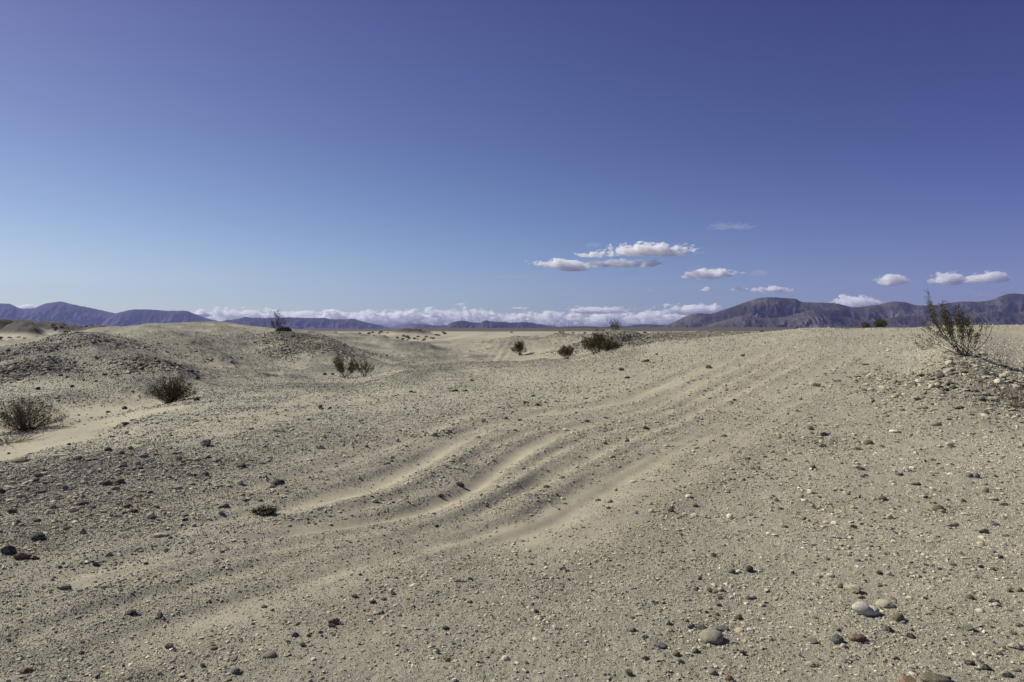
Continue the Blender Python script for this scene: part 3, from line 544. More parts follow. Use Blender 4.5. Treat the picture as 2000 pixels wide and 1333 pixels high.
# photo x, y of the middle, width px, height ratio, colour, shape
ST = '''1733 1181 34 .45 p r|1760 1210 24 .8 o r|1640 1256 26 .75 b r|1680 1252 36 .5 n s|1652 1267 12 .9 w r|1590 1258 20 .7 g a|1392 1247 46 .62 g r|1375 1227 22 .6 d a|1352 1227 16 .7 b s|1412 1230 30 .35 b s|1292 1265 28 .4 b s
1395 1157 22 .45 g r|1363 1153 12 .9 d a|1410 1170 12 .8 k a|1397 1088 12 .9 d a|1466 1117 16 .85 d r|1434 1122 11 .9 d r|1670 1155 32 .6 p a|1782 1336 36 .5 t a|1836 1336 62 .36 o s|1990 1266 24 .7 p a
1323 1284 16 .7 n a|1326 1297 18 .6 g r|1264 1294 17 .6 d a|1237 1236 15 .6 b s|1259 1249 14 .8 p a|1361 1276 14 .8 o r|1455 1284 16 .6 d a|1086 1232 13 .9 w a|1230 1319 15 .9 o a|1262 836 15 .6 d a|1226 861 9 1 d a|1181 866 12 .6 t s|1106 840 12 .6 w a|1415 852 14 .5 d s
1370 1133 9 .9 k a|1383 1201 10 .8 d a|1465 1170 12 .7 b r|1427 1327 15 .9 r r|1395 1318 15 .7 g r|1298 1180 8 .9 d a|1370 1200 8 .9 d a|1407 1186 11 .7 d a|1405 1205 10 .8 d a
70 1051 26 .7 k r|12 1077 28 1 d a|38 1088 30 .65 n a|64 1091 15 .9 k a|156 1042 17 .8 g a|128 1032 16 .6 d a|312 1047 32 .35 p s|267 1076 14 .6 g s|183 1105 14 .8 k a|118 1149 30 .35 g s|252 1201 19 .6 k r|308 1205 13 1.1 b a|42 1318 26 .5 n s|326 1271 18 .8 o a|452 1290 16 .8 p a|456 1318 18 .8 b r|390 1303 13 .6 k a|152 1284 12 .9 d a
159 985 20 .55 k s|100 991 12 1 b r|20 1001 17 .7 d a|437 989 17 .6 b r|346 954 17 .5 g s|400 867 26 .75 b a|423 900 15 .7 b r|278 892 18 .5 b s|235 884 13 .8 b r|545 840 26 .5 g a|242 797 11 .9 d r|650 1219 22 .8 n a|645 1226 15 .7 d a|523 1284 26 .55 g r|572 1243 19 .6 b s|624 1238 11 .8 b a|589 1268 11 .8 d a|569 1245 10 .7 p a
919 1134 13 .7 d a|892 1140 14 .5 o s|898 949 16 .6 d a|860 972 11 .7 k a|885 891 10 .7 w a|987 1292 15 .9 w r|873 1293 12 .8 n r|854 1282 9 1.3 b a|1048 1198 12 .9 d a|1054 1215 10 .9 w a|748 1175 13 .5 d s|725 1181 14 .6 k a|851 1031 9 .6 k a|941 968 8 .8 k a|1087 966 7 .9 t r|869 1231 14 .5 k s|916 1180 12 .6 g r|917 1187 10 .6 p s|560 1258 9 .7 d a|600 1245 9 .7 d a|513 1189 13 .5 d s|528 1195 10 .6 d a|744 1200 9 .9 b a|765 1163 12 .6 d a|1100 1116 14 .7 k a|1096 1153 8 .7 b r
1750 844 22 .35 w s|1856 910 11 .6 w a|1897 931 13 .9 b r|1910 932 14 1 b r|1928 959 14 1 t r|1944 976 18 .35 p s|1792 946 19 .5 d s|1828 924 18 .4 p s|1746 943 11 .5 w s|1862 1028 27 .38 g s|1948 1028 20 .4 b s|1927 1042 18 .6 k a|1959 1089 16 .6 k a|1921 1112 13 .6 k a|1535 1032 14 .5 o r|1530 1027 8 .7 w r|1608 871 16 .6 k a|1627 864 15 .6 b a|1722 872 18 .5 g a|1685 918 16 .5 d a|1694 930 10 .6 k a|1760 928 14 .6 k a|1731 1085 12 .5 t s|1679 1099 14 .4 b s|1740 1124 14 .8 p a|1722 1122 12 .8 k a|1627 1128 16 .5 w r|1645 1152 10 .7 n r|1590 1304 22 .5 p s|1654 1297 14 .9 g a|1754 1286 15 .7 g a|1948 1178 20 .5 k s|1980 1157 13 .6 k a|1996 1156 14 .8 t r|1885 980 10 .9 d a|1966 985 15 .6 k a|1812 974 9 .8 k a|1822 972 11 .8 p a|1722 1145 13 .8 g a|1694 1140 9 .6 k a|1614 1116 8 .8 g a|1720 1070 9 .6 d a|1605 1130 11 .5 t r|1552 1122 8 .9 k a|1643 1237 9 1 b a|1785 1246 16 .9 k a|1895 1230 24 .6 g a|1958 1285 14 .6 g a|1900 1300 20 .6 d r|1850 1250 13 .6 g a|1932 1310 18 .7 k a|1975 1322 24 .7 g a|1770 1220 10 .7 g a
887 763 15 .5 o r|908 763 11 .5 o r|1041 773 10 .6 b r|1104 840 12 .6 w a|1015 821 10 .5 d a|945 822 9 .7 b a|987 817 11 .5 b s|1256 706 9 .8 t a|1264 705 10 .7 o a|1213 722 12 .6 k a|1225 738 12 .5 d s|1226 861 10 .9 k a|1146 822 12 .5 n s|1026 786 9 .5 k a|922 743 9 .7 k a|802 765 9 .6 d a|809 766 9 .5 o s|1451 695 8 .8 k a|1385 717 14 .8 t a|1856 749 16 .7 k a|1802 740 9 .7 w a|1876 797 19 .5 k s|1793 781 12 .7 k a|1585 837 13 .8 o a|1435 782 8 .7 k a|1809 769 10 .7 k a|1690 712 16 .3 n s|1414 851 13 .4 g s|1748 843 10 .5 w s|1700 740 12 .3 d s|1776 750 12 .4 k s|1735 685 10 .4 w s|1763 802 11 .4 b s|1855 820 11 .5 n s|1980 777 14 .5 d r
373 727 13 .5 k a|383 738 12 .5 k s|140 755 8 .8 k r|117 733 10 .6 k a|163 742 7 .7 d a|130 737 8 .6 k a|109 779 10 .5 k s|113 783 9 .5 d s|92 793 14 .35 w s|152 811 6 .7 k a|210 805 10 .6 b a|246 847 10 .7 d a|220 854 8 .6 b a|382 780 13 .8 k a|35 901 30 .35 n s|73 760 9 .8 k a|488 838 14 .4 t s|258 765 8 .5 k a|634 731 8 .7 k r|649 731 7 .7 k a|368 751 7 .8 k r|55 887 8 .4 d s|14 887 6 .8 k r|400 707 5 .8 k a|1283 693 6 .7 k a|75 961 18 .45 d a|132 895 16 .4 g s|20 938 16 .45 b s|100 941 20 .45 k a|182 898 14 .45 b s|80 973 16 .45 g s|150 915 14 .4 d s|222 955 15 .5 g r|210 964 9 .7 b r|290 962 10 .9 k a|380 928 10 .8 k a|402 928 11 .9 k a|328 933 13 .7 k a|475 978 11 .7 o a|340 888 12 .5 k s|60 985 14 .5 p s|375 1012 9 .6 g a'''
stones = []
for tok in ST.replace('\n', '|').split('|'):
    a = tok.split(); stones.append([float(a[0]), float(a[1]), float(a[2]), float(a[3]), K[a[4]], a[5]])
px = np.array([s[0] for s in stones]); py = np.array([s[1] + s[2] * s[3] * .3 for s in stones])
sx, sy = hit(px, py, lambda x, y: fields(x, y)[0])
LST = [(x, y, s[2] * .5 * y / F, s[3], s[4], s[5], s[0], s[1]) for x, y, s in zip(sx, sy, stones)]
# loose stones, strewn in the world: power law of sizes, thinner on sand
def strew(n, r0, r1, smin, smax, alpha, tmax, seed, near=False):
    g = np.random.default_rng(seed); r = np.exp(g.uniform(math.log(r0), math.log(r1), n)) if not near else 1 / g.uniform(1 / r1, 1 / r0, n); t = g.uniform(-tmax, tmax, n)
    x = r * np.sin(t); y = r * np.cos(t); s = smin * r * g.random(n) ** (-1 / alpha)
    z, sa, ro = fields(x, y, mspc(x, y))
    pat = .52 + .55 * fbm(x * .5, y * .5, 3, 91) + .42 * fbm(x * 2.5, y * 2.5, 2, 92)
    p = np.clip(pat, .2, 1) * (1 - .97 * sstep(.1, .95, sa)) + ro * 1.6
    cap = smax * (.50 + .50 * sstep(.0, .35, fbm(x * .9 + 31, y * .9, 3, 95) + .9 * ro + .12 * (np.abs(x + .3) > 2.2) - .04)) if near else smax
    k = (g.random(n) < p) & (s < cap)
    return x[k], y[k], z[k], s[k], ro[k], g
pxf = 1 / 683.
x1, y1, z1, s1, ro1, g = strew(660000, 6, 85, pxf * .42, .040, 2.9, rad(44), 3)
x, y, z, s, ro, g = strew(1220000, 2.6, 14, pxf * .40, .026, 3.0, rad(50), 4, True)
x = np.r_[x, x1]; y = np.r_[y, y1]; z = np.r_[z, z1]; s = np.r_[s, s1]; ro = np.r_[ro, ro1]
# extra stones heaped in the rocky patches
ex = []
for (a, b, R, k), bx, by in zip(BL, _bx, _by):
    if a in (1290, 1350, 1420, 420, 350, 800, 1000, 900): k *= .7 if a > 1280 else .3
    n = int(2000 * k * min(max(R, .75), 2.2) ** 2 / 2.2); q = rng.normal(size=(n, 2)) * R * .6
    rr = math.hypot(bx, by); ss = pxf * rr * .6 * rng.random(n) ** (-1 / 2.3); m = ss < .1
    ex.append(np.c_[bx + q[m, 0], by + q[m, 1], ss[m]])
ex = np.concatenate(ex); ez, es, er = fields(ex[:, 0], ex[:, 1], mspc(ex[:, 0], ex[:, 1]))
x = np.r_[x, ex[:, 0]]; y = np.r_[y, ex[:, 1]]; z = np.r_[z, ez]; s = np.r_[s, ex[:, 2]]; ro = np.r_[ro, np.maximum(er, .25)]
# stones that show largest become things of their own
PX = CX + x / y * F; PY = HZ + (EYE - z) / y * F; big_ = s / np.hypot(x, y)
inview = (PX > 5) & (PX < 1995) & (PY > 645) & (PY < 1328)
order = np.argsort(-np.where(inview, big_, 0)); NB = max(0, 300 - len(LST)); bi = order[:NB]
cn = ['dark', 'grey', 'bluish grey', 'pale', 'brown', 'olive', 'black', 'tan']
for q in bi:
    c = cn[g.choice(8, p=[.28, .16, .12, .13, .08, .1, .09, .04])]; LST.append((x[q], y[q], s[q] * .8, .65, c, g.choice(['a', 'a', 'r', 's']), PX[q], PY[q]))
keep = np.ones(len(x), bool); keep[bi] = False
x, y, z, s, ro = x[keep], y[keep], z[keep], s[keep], ro[keep]
LAND = [(1696, 1192, 'the heart-shaped white rock'), (1392, 1247, 'the grey granite boulder low right'), (1832, 1322, 'the olive slab at the lower edge'), (1990, 1266, 'the pale blocky stone at the right edge'), (1904, 932, 'the pair of bluish round stones'), (1465, 1117, 'the lone dark round stone'), (1862, 1028, 'the flat grey slab on the right slope'), (1608, 871, 'the dark cluster on the right slope'), (1750, 844, 'the flat white stone'),
        (650, 1219, 'the brown stone pair low left'), (523, 1284, 'the rounded grey stone at lower left'), (70, 1051, 'the round black stone'), (312, 1047, 'the pale flat stone'), (252, 1201, 'the black oval stone'), (400, 867, 'the bluish boulder'), (159, 985, 'the black slab'), (118, 1149, 'the curved grey slab'), (513, 1000, 'the small green plant'), (545, 840, 'the grey stone on the gravel bank'),
        (1262, 836, 'the dark stone in mid slope'), (1385, 717, 'the tan stone near the crest'), (1880, 690, 'the big creosote bush'), (1856, 749, 'the black stone under the big bush'), (887, 763, 'the two olive stones'), (898, 949, 'the dark stone on the rut bank'), (885, 891, 'the white stone in the wide rut'), (1086, 1232, 'the white stone low in the middle'), (919, 1134, 'the dark stone below the ruts'), (1100, 1116, 'the black stone above centre bottom'),
        (45, 840, 'the dry bush at the left edge'), (335, 780, 'the dense round bush'), (670, 735, 'the taller of the twin bushes'), (1107, 700, 'the small reddish bush'), (242, 797, 'the dark ball on the sand'), (60, 735, 'the dark knoll at left'), (545, 650, 'the thin shrub on the crest'), (1220, 730, 'the black stone on the far bank')]
SHP = {'a': 'angular', 'r': 'rounded', 's': 'flat'}
NUM = ['nearest', 'second', 'third', 'fourth', 'fifth', 'sixth', 'seventh', 'eighth', 'ninth', 'tenth', 'eleventh', 'twelfth', 'thirteenth', 'fourteenth', 'fifteenth', 'sixteenth', 'seventeenth']
FIX = {(1392, 1247): 'grey speckled granite boulder, largest stone in the lower right', (1836, 1336): 'broad olive grey slab cut by the lower edge', (1782, 1336): 'orange brown stone left of the olive slab, cut by the lower edge', (1990, 1266): 'pale blocky stone at the right edge of the gravel', (1733, 1181): 'pale flat stone just behind the heart-shaped white rock', (1760, 1210): 'olive round stone right of the heart-shaped white rock',
       (1465, 1117): 'lone dark round stone casting a long shadow', (1466, 1117): 'lone dark round stone casting a long shadow', (1862, 1028): 'long flat grey slab on the right slope', (1750, 844): 'flat white stone high on the right slope', (1608, 871): 'dark angular stone leading the cluster on the right slope', (1652, 1267): 'little white ball stone by the brown banded slab', (1680, 1252): 'brown banded slab between two round stones', (1640, 1256): 'bluish grey round stone touching the little white ball',
       (1897, 931): 'left one of the pair of bluish round stones', (1910, 932): 'right one of the pair of bluish round stones', (1928, 959): 'tan round stone below the bluish pair', (650, 1219): 'brown angular stone, upper of the pair low left', (645, 1226): 'dark stone leaning against the brown angular one', (523, 1284): 'rounded grey stone at lower left with dark base', (70, 1051): 'round black stone alone on gravel at left', (12, 1077): 'tall dark angular stone at the left edge', (38, 1088): 'brown lumpy stone right of the tall dark one',
       (64, 1091): 'small black stone ending the left edge row', (312, 1047): 'pale flat diamond-shaped stone on the left gravel', (252, 1201): 'black oval stone in the lower left', (308, 1205): 'upright bluish stone right of the black oval one', (400, 867): 'bluish grey boulder on the gravel bank edge', (159, 985): 'black slab on the left gravel', (118, 1149): 'curved grey slab in the sandy left rut', (545, 840): 'pale grey stone on top of the gravel bank', (1262, 836): 'dark angular stone in the middle of the slope',
       (1385, 717): 'tan angular stone below the crest ruts', (1856, 749): 'black stone on the slope under the big bush', (887, 763): 'bigger of the two olive stones on the far bank', (908, 763): 'smaller of the two olive stones on the far bank', (898, 949): 'dark angular stone sitting on the rut bank', (885, 891): 'white stone at the head of the wide sandy rut', (1086, 1232): 'white stone low in the middle of the gravel', (919, 1134): 'dark stone on the gravel below the ruts', (1100, 1116): 'black stone at the edge of gravel above centre bottom',
       (242, 797): 'dark ball-like stone alone on the pale sand', (92, 793): 'bright white stone on the sand behind the dry bush', (35, 901): 'long brown slab on the gravel edge at far left', (1213, 722): 'black stone on the far bank below the hump', (545, 650): '', (1876, 797): 'long black stone low on the right shaded slope', (1412, 1230): 'flat bluish slab behind the grey granite boulder', (1292, 1265): 'flat bluish slab left of the grey granite boulder', (1670, 1155): 'pale crumbly stone behind the heart-shaped rock'}
hx, hy = hit([1696], [1204], lambda x, y: fields(x, y)[0]); hs = 27.5 * hy[0] / F
hz_ = float(H(hx, hy)[0])
o = link('heart_rock', HEART, None, (hx[0], hy[0], hz_ + hs * .36), (0, rad(12), rad(4)), (hs, hs, hs * .84)); o.color = (.50, .48, .40, 1)
tag(o, 'heart-shaped white rock, brightest stone in the lower right', 'rock', 'stones that stand out on the gravel')
byl = {}
for st in LST:
    X_, Y_, s_, asp, cname, shp, qx, qy = st
    lab = FIX.get((int(qx), int(qy)))
    if lab: byl.setdefault(('fix', lab), []).append((0, st)); continue
    best = min(LAND, key=lambda L: math.hypot(L[0] - qx, (L[1] - qy) * 1.5)); dx = qx - best[0]; dy = (qy - best[1]) * 1.3
    rel = ('right of' if dx > 0 else 'left of') if abs(dx) > abs(dy) else ('in front of' if dy > 0 else 'behind')
    byl.setdefault((cname, SHP[shp], rel, best[2]), []).append((math.hypot(dx, dy), st))
for key, lst in byl.items():
    lst.sort(key=lambda t: t[0])
    for i_, (_, st) in enumerate(lst):
        X_, Y_, s_, asp, cname, shp, qx, qy = st
        if key[0] == 'fix': lab = key[1]
        else:
            pre = '' if len(lst) == 1 else NUM[min(i_, 16)] + ' '
            lab = f'{pre}{cname} {key[1]} stone {key[2]} {key[3]}'
        r_ = random.Random(int(qx * 31 + qy * 17)); me = r_.choice(VAR[shp])
        base_asp = {'a': .72, 'r': .72, 's': .38}[shp]; zs = asp / base_asp * (1 if shp != 's' else .9)
        zz = float(H(X_, Y_)[0]); hh = s_ * zs * base_asp
        o = link('stone', me, None, (X_, Y_, zz + hh * .38), (rad(r_.uniform(-9, 9)), rad(r_.uniform(-9, 9)), r_.choice([0, math.pi]) + r_.uniform(-.5, .5)), (s_ * 1.05, s_ * 1.05, s_ * zs * 1.05))
        cc = PAL[cname]; v = r_.uniform(.88, 1.15); o.color = (cc[0] * v * 1.04, cc[1] * v, cc[2] * v * .86, 1)
        tag(o, lab, 'stone', 'stones that stand out on the gravel')
# all smaller stones: one mass of gravel
def rot(n, g):
    q = g.normal(size=(n, 4)); q /= np.linalg.norm(q, axis=1)[:, None]; w, a, b, c = q.T
    return np.stack([1 - 2 * (b * b + c * c), 2 * (a * b - w * c), 2 * (a * c + w * b), 2 * (a * b + w * c), 1 - 2 * (a * a + c * c), 2 * (b * c - w * a), 2 * (a * c - w * b), 2 * (b * c + w * a), 1 - 2 * (a * a + b * b)], 1).reshape(n, 3, 3)
cols = np.array([(.10, .094, .08), (.33, .31, .27), (.22, .22, .21), (.50, .47, .40), (.20, .165, .12), (.22, .21, .165), (.62, .59, .52), (.43, .40, .32), (.40, .32, .23)])
cp = np.array([.125, .15, .06, .24, .035, .08, .05, .24, .02])
VV = []; FF = []; CC = []; off = 0
sizepx = s / np.hypot(x, y) / pxf
octv = np.array([(1, 0, 0), (-1, 0, 0), (0, 1, 0), (0, -1, 0), (0, 0, 1), (0, 0, -1)], float)
octf = np.array([(0, 2, 4), (2, 1, 4), (1, 3, 4), (3, 0, 4), (2, 0, 5), (1, 2, 5), (3, 1, 5), (0, 3, 5)])
pyv = np.array([(1, 0, -.4), (0, 1, -.4), (-1, 0, -.4), (0, -1, -.4), (.1, .1, .9)], float); pyf = np.array([(0, 1, 4), (1, 2, 4), (2, 3, 4), (3, 0, 4)])
i1v, i1f = ico(1); i2v, i2f = ico(2)
for lo, hi_, tv, tf in ((0, 1.25, pyv, pyf), (1.25, 3.2, i1v, i1f), (3.2, 99, i2v, i2f)):
    k = (sizepx >= lo) & (sizepx < hi_); n = int(k.sum())
    if not n: continue
    R3 = rot(n, g)
    jit = 1 + g.normal(size=(n, len(tv), 1)) * (.2 if len(tv) < 20 else .09)
    if len(tv) > 40:                                   # facets for the larger ones
        d = np.full((n, len(tv)), 1.12); tn = tv / np.linalg.norm(tv, axis=1)[:, None]
        for _ in range(8):
            a = g.normal(size=(n, 3)); a /= np.linalg.norm(a, axis=1)[:, None]; c = a @ tn.T; d = np.minimum(d, np.where(c > .1, (.75 + .25 * g.random((n, 1))) / np.maximum(c, .1), 9))
        jit = d[:, :, None]
    L = tv[None] * jit * np.stack([np.ones(n), g.uniform(.6, 1, n), g.uniform(.42, .85, n)], 1)[:, None, :]
    tilt = g.uniform(-.35, .35, (n, 2)); yaw = g.uniform(0, 6.28, n)
    if len(tv) == 5: cy, sy_ = np.cos(yaw)[:, None], np.sin(yaw)[:, None]; L = np.stack([L[..., 0] * cy - L[..., 1] * sy_, L[..., 0] * sy_ + L[..., 1] * cy, L[..., 2]], -1)
    elif len(tv) < 20: L = np.einsum('nij,nkj->nki', R3, L) * np.array((1.1, 1.1, .58))
    else:
        cy, sy_ = np.cos(yaw)[:, None], np.sin(yaw)[:, None]
        L = np.stack([L[..., 0] * cy - L[..., 1] * sy_, L[..., 0] * sy_ + L[..., 1] * cy, L[..., 2] + L[..., 0] * tilt[:, :1]], -1)
    P3 = np.stack([x[k], y[k], z[k] + s[k] * g.uniform(.05, .4, n)], 1)
    Vn = L * s[k][:, None, None] + P3[:, None, :]
    ci = g.choice(9, n, p=cp / cp.sum()); c_ = cols[ci] * g.uniform(.75, 1.2, (n, 1)); c_ = c_ * np.array((1.05, 1.02, .91)) * (1 - .45 * np.clip(ro[k], 0, .8))[:, None]
    VV.append(Vn.reshape(-1, 3)); FF.append((tf[None] + (np.arange(n) * len(tv))[:, None, None] + off).reshape(-1, 3)); CC.append(np.repeat(c_, len(tv), 0)); off += n * len(tv)
print('listed', len(stones), 'named', len(LST)); print('gravel', len(x), sum(len(f) for f in FF))
tag(link('gravel', mesh_np('gravel', np.concatenate(VV), np.concatenate(FF), mp.m, False, {'tint': np.concatenate(CC)})), 'loose grey and tan gravel strewn over the desert ground', 'gravel', kind='stuff')
del VV, FF, CC

# ------------------------------------------------------------------ shrubs
def tubes(paths, sides=4):
    V = []; Fq = []
    for P, r0, r1 in paths:
        n = len(P); b = len(V)
        for i, p in enumerate(P):
            d = (Vector(P[min(i + 1, n - 1)]) - Vector(P[max(i - 1, 0)])).normalized(); a = d.orthogonal().normalized(); c = d.cross(a)
            r = r0 + (r1 - r0) * i / (n - 1)
            for k in range(sides):
                t = 2 * math.pi * k / sides; V.append(Vector(p) + (a * math.cos(t) + c * math.sin(t)) * r)
        for i in range(n - 1):
            for k in range(sides):
                k2 = (k + 1) % sides; Fq.append((b + i * sides + k, b + i * sides + k2, b + (i + 1) * sides + k2, b + (i + 1) * sides + k))
    return np.array(V), np.array(Fq)
def leaves_mesh(name, pts, size, mat, g):
    n = len(pts); pts = np.array(pts); R3 = rot(n, g)
    L = np.array([(-1, 0, 0), (0, .5, .15), (1, 0, 0), (0, -.5, .15)])
    s = size * g.uniform(.6, 1.3, n); V = np.einsum('nij,kj->nki', R3, L) * s[:, None, None] + pts[:, None, :]
    Fq = (np.arange(n) * 4)[:, None] + np.arange(4)[None]
    return mesh_np(name, V.reshape(-1, 3), Fq, mat, False)
def bez(a, b, c, n):
    a, b, c = Vector(a), Vector(b), Vector(c)
    return [a * (1 - t) ** 2 + b * 2 * t * (1 - t) + c * t * t for t in [i / (n - 1) for i in range(n)]]
def bush(name, loc, label, ends, r=.008, sub=5, leafn=14, leaf=.016, spread=.03, mat_s=STEM, mat_l=LEAF, seed=1, start=.45, group=None, cat='bush', subl=.3):
    g = np.random.default_rng(seed); rr = random.Random(seed)
    root = bpy.data.objects.new(name, None); COL.objects.link(root); root.location = loc; tag(root, label, cat, group)
    paths = []; lp = []
    for e in ends:
        ex_, ey_, ez_ = e[:3]; lf = e[3] if len(e) > 3 else 1.
        L = math.sqrt(ex_ ** 2 + ey_ ** 2 + ez_ ** 2)
        b = (rr.gauss(0, .09) * L, rr.gauss(0, .09) * L, -.03)
        ctrl = (ex_ * rr.uniform(.45, .7) + rr.uniform(-.05, .05) * L, ey_ * .55 + rr.uniform(-.05, .05) * L, ez_ * rr.uniform(.32, .45))
        P = bez(b, ctrl, (ex_, ey_, ez_), 9)
        P = [P[0]] + [p + Vector((rr.gauss(0, .02), rr.gauss(0, .02), rr.gauss(0, .015))) * L for p in P[1:]]
        paths.append((P, r * rr.uniform(.8, 1.2), r * .3))
        for k in range(sub):
            t = start + (1 - start) * (k + rr.random()) / sub; q = t * 8; i0 = min(int(q), 7); p = P[i0].lerp(P[i0 + 1], q - i0)
            d = (P[8] - P[4]).normalized() + Vector((rr.gauss(0, .55), rr.gauss(0, .55), rr.gauss(.1, .4))); d.normalize()
            sl = L * subl * rr.uniform(.5, 1.1) * (1.15 - t * .5); P2 = bez(p, p + d * sl * .5 + Vector((0, 0, .01)), p + d * sl + Vector((0, 0, sl * .15)), 5)
            paths.append((P2, r * .45, r * .2))
            for _ in range(int(1.5 * leafn * lf * rr.uniform(.5, 1.4))):
                c = P2[rr.randint(1, 4)]; lp.append(tuple(c + Vector((rr.gauss(0, spread), rr.gauss(0, spread), rr.gauss(0, spread)))))
        for _ in range(int(leafn * lf)):
            lp.append(tuple(P[rr.randint(6, 8)] + Vector((rr.gauss(0, spread), rr.gauss(0, spread), rr.gauss(0, spread)))))
    V, Fq = tubes(paths); link('stems', mesh_np('stems', V, Fq, mat_s), root)
    if lp: link('leaves', leaves_mesh('leaves', lp, leaf * 1.12, mat_l, g), root)
    return root
def at(px, Y):
    x = (px - CX) / F * Y; return (x, Y, float(H(x, Y)[0]))
def fan(n, w, h, seed, flat=.2, lf=1., skew=0.):
    rr = random.Random(seed); E = []
    for i in range(n):
        a = rr.uniform(0, 6.28); t = math.sqrt(rr.random()); hh = h * (1 - (1 - flat) * t ** 2.2 * .75) * rr.uniform(.78, 1.05)
        E.append((math.cos(a) * w * t + skew * w, math.sin(a) * w * t, hh, lf))
    return E
k = 15 / F
big_ends = []
for (ax, ay, lf, d) in [(1818, 583, .9, .1), (1812, 610, .5, -.2), (1806, 625, .5, .2), (1822, 600, .9, .0), (1830, 598, 1.2, .3), (1838, 600, 1.3, -.1), (1845, 597, 1.2, .15), (1852, 603, 1.4, -.3), (1860, 604, 1.3, .3), (1866, 610, 1.3, 0), (1874, 613, 1.2, -.25), (1835, 612, 1.3, .35), (1845, 615, 1.4, .1), (1856, 620, 1.3, -.3), (1866, 622, 1.2, .2), (1884, 615, .9, .1), (1888, 628, .8, -.1), (1893, 640, .8, .25), (1900, 636, .7, -.3), (1828, 628, .9, .4),
                        (1808, 648, .35, .1), (1792, 655, .25, .25), (1790, 672, .06, -.25), (1800, 662, .25, -.3), (1880, 640, .5, -.3), (1872, 650, .5, .3), (1905, 648, .6, .1), (1915, 626, .5, .2), (1850, 640, .7, -.4), (1840, 635, .8, -.2), (1860, 640, .6, .4), (1917, 672, .2, .1), (1838, 648, .6, .1), (1897, 655, .7, -.2)]:
    big_ends.append(((ax - 1883) * k, d, (696 - ay) * k, lf))
bb = bush('creosote_bush', at(1883, 15), 'large creosote bush on the right crest, dark leafy top over fanned stems', big_ends, .007, 8, 17, .015, .028, seed=5, start=.55, subl=.16)
# its long bare stem that curves out to the right
LP = [Vector(((a - 1883) * k, .02 * i_, (696 - b) * k)) for i_, (a, b) in enumerate([(1883, 697), (1893, 692), (1905, 687), (1918, 680), (1930, 668), (1937, 660), (1943, 650), (1946, 640), (1944, 632)])]
LQ = [Vector(((a - 1883) * k, .1, (696 - b) * k)) for a, b in [(1935, 662), (1931, 655), (1932, 648), (1934, 640)]]
LR = [Vector(((a - 1883) * k, .1, (696 - b) * k)) for a, b in [(1931, 656), (1922, 653), (1912, 653), (1904, 648)]]
V, Fq = tubes([(LP, .011, .004), (LQ, .005, .002), (LR, .004, .002)]); link('bare_stem', mesh_np('bare_stem', V, Fq, STEM), bb)
g = np.random.default_rng(8)
link('leaf_tuft', leaves_mesh('leaf_tuft', [tuple(p + Vector(g.normal(0, .035, 3))) for p in [LQ[3], LQ[3], LQ[2]] for _ in range(25)] + [tuple(Vector(((1921 - 1883) * k, .1, (696 - 628) * k)) + Vector((g.normal(0, .09), g.normal(0, .04), g.normal(0, .035)))) for _ in range(70)], .013, LEAF, g), bb)
bush('desert_bush', at(672, 30), 'taller leafy one of the twin bushes at the edge of the sandy hollow', fan(24, .62, 1.25, 2), .009, 5, 13, .026, .045, seed=11, mat_l=LEAF, group='twin bushes by the hollow')
bush('desert_bush', at(712, 31), 'smaller of the twin bushes at the edge of the sandy hollow', fan(16, .42, .85, 3), .009, 4, 11, .024, .04, seed=12, group='twin bushes by the hollow')
bush('desert_bush', at(333, 18.6), 'dense round dark bush in front of the dark stone bank', fan(130, .66, .74, 4, .15), .005, 5, 8, .014, .03, seed=13, start=.3)
bush('desert_bush', at(48, 14.2), 'wide low brown bush on sand at the left edge', fan(120, .76, .66, 6, .05, 1.), .005, 6, 7, .011, .022, DRYSTEM, REDLEAF, 14, .3)
bush('dead_brush', at(8, 12.6), 'flattened dead twigs on the sand below the left edge bush', fan(50, .75, .16, 7, .5, .0), .004, 5, 0, .01, .02, DRYSTEM, REDLEAF, 15, .3)
bush('desert_bush', at(541, 54), 'thin shrub standing up on the left hill crest against the mountains', [(-.5, 0, 1.1, .5), (-.15, .1, 1.45, .6), (.05, -.1, 1.75, .8), (.15, .1, 1.3, .7), (.5, 0, 1.2, .5), (.25, .2, 1.0, .6), (-.3, -.2, .9, .5), (0, .1, 1.2, .8), (-.4, .1, .75, .5), (.6, .1, .85, .5)], .014, 4, 11, .045, .06, seed=16)
bush('desert_bush', at(554, 53), 'dark squat dead bush right beside the thin crest shrub', fan(40, .55, .5, 8, .5), .012, 4, 10, .05, .07, seed=17)
bush('desert_bush', at(1017, 56), 'leaning brown bush alone on the smooth far dune slope', fan(30, .62, 1.15, 9, .3, 1., -.25), .014, 5, 10, .035, .06, DRYSTEM, REDLEAF, 18)
bush('desert_bush', at(1107, 26), 'small reddish bush on the bank, left of the darker low bush', fan(30, .42, .52, 10, .4), .006, 5, 9, .02, .035, DRYSTEM, REDLEAF, 19)
bush('desert_bush', at(1168, 26.2), 'dark wide bush below the stony hump', fan(50, .72, .85, 11, .4), .008, 5, 12, .026, .05, seed=20)
bush('desert_bush', at(1190, 25.6), 'low reddish fringe bush touching the dark wide bush', fan(26, .5, .42, 12, .4), .007, 4, 8, .02, .04, DRYSTEM, REDLEAF, 21)
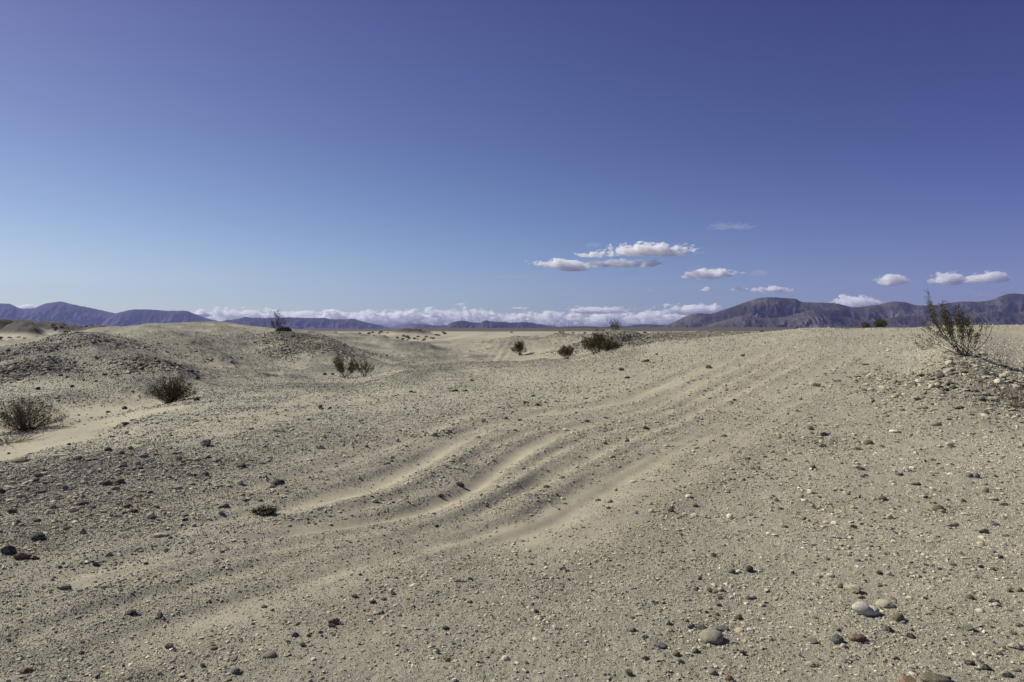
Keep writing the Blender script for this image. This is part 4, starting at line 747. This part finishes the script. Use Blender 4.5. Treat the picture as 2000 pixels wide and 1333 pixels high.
bush('desert_bush', at(1203, 53), 'bare twiggy bush on top of the stony hump against the mountains', [(-.55, 0, .95, .3), (-.3, .1, 1.05, .3), (-.1, 0, 1.1, .4), (.1, .1, .95, .3), (.35, -.1, .8, .3), (-.45, .2, .6, .3), (.2, .2, 1.0, .3), (-.2, -.2, .8, .3), (.0, .2, .9, .5), (-.35, 0, .8, .5), (.15, 0, .7, .5)], .018, 5, 15, .036, .06, DRYSTEM, REDLEAF, 22)
bush('desert_bush', at(1718, 34.5), 'small dark bush peeking over the right crest, bigger one', fan(22, .35, .55, 13, .4), .008, 4, 12, .03, .05, seed=23, group='bushes peeking over the right crest')
bush('desert_bush', at(1690, 35), 'small dark bush peeking over the right crest, lower left one', fan(14, .25, .42, 14, .4), .008, 4, 10, .03, .05, seed=24, group='bushes peeking over the right crest')
bush('dry_bush', at(1990, 11.2), 'sparse dry grey bush cut by the right edge', fan(28, .36, .42, 15, .3, .35), .004, 5, 4, .012, .02, DRYSTEM, REDLEAF, 25)
bush('dry_bush', at(1805, 19), 'thin dry twigs left of the large creosote bush', fan(14, .35, .28, 16, .3, .5), .004, 4, 5, .014, .03, DRYSTEM, REDLEAF, 26)
gp = bush('green_plant', at(514, 6.05), 'small low green plant beside the rut on the left gravel', fan(26, .10, .05, 17, .5), .0025, 4, 9, .009, .012, STEM, GREENLEAF, 27, .2, cat='plant')
bush('desert_bush', at(1160, 24.3), 'little twiggy sprig on the bank crest below the stony hump', fan(8, .12, .2, 18, .4, .5), .004, 3, 4, .014, .02, DRYSTEM, REDLEAF, 28)
# shrubs dotted over the far flats: copies of one small shrub
def tiny(seed, mat):
    g = np.random.default_rng(seed); P = []
    for _ in range(70):
        a = g.uniform(0, 6.28); t = math.sqrt(g.random()); P.append((math.cos(a) * t * .5, math.sin(a) * t * .5, .08 + .62 * g.random() * (1 - t * t * .7)))
    return leaves_mesh('shrub', P, .17, mat, g)
T3 = [tiny(1, LEAF), tiny(2, LEAF), tiny(3, REDLEAF)]
rr = random.Random(5)
def shrubs(n, x0, x1, Y0, Y1, s0, s1, label, group):
    for i in range(n):
        Y = 1 / rr.uniform(1 / Y1, 1 / Y0); px = rr.uniform(x0, x1); s = rr.uniform(s0, s1) * Y / F
        x_, y_, z_ = at(px, Y)
        o = link('shrub', rr.choice(T3), None, (x_, y_, z_), (0, 0, rr.uniform(0, 6)), (s * rr.uniform(.9, 1.5), s, s))
        tag(o, label, 'shrub', group)
shrubs(60, -20, 330, 300, 800, 2, 5, 'tiny dark shrub speck on the pale ground among the dark badlands', 'shrubs among the badlands')
shrubs(100, -20, 220, 85, 420, 3, 8, 'small dark shrub dotted on the pale flats below the dark badlands', 'shrubs on the flats below the badlands')
shrubs(70, 640, 880, 110, 480, 3, 7.5, 'small dark shrub dotted on the pale flats between the dunes', 'shrubs on the flats between the dunes')
shrubs(26, 180, 360, 200, 420, 4, 8, 'small dark shrub low beyond the left hill crest', 'shrubs beyond the left hill crest')
shrubs(24, 900, 1300, 150, 500, 3, 7, 'small dark shrub far behind the smooth middle dune', 'shrubs behind the middle dune')
shrubs(10, 1380, 1640, 30.5, 33, 5, 10, 'tiny dark tuft on the skyline of the foreground crest', 'tufts on the foreground crest')
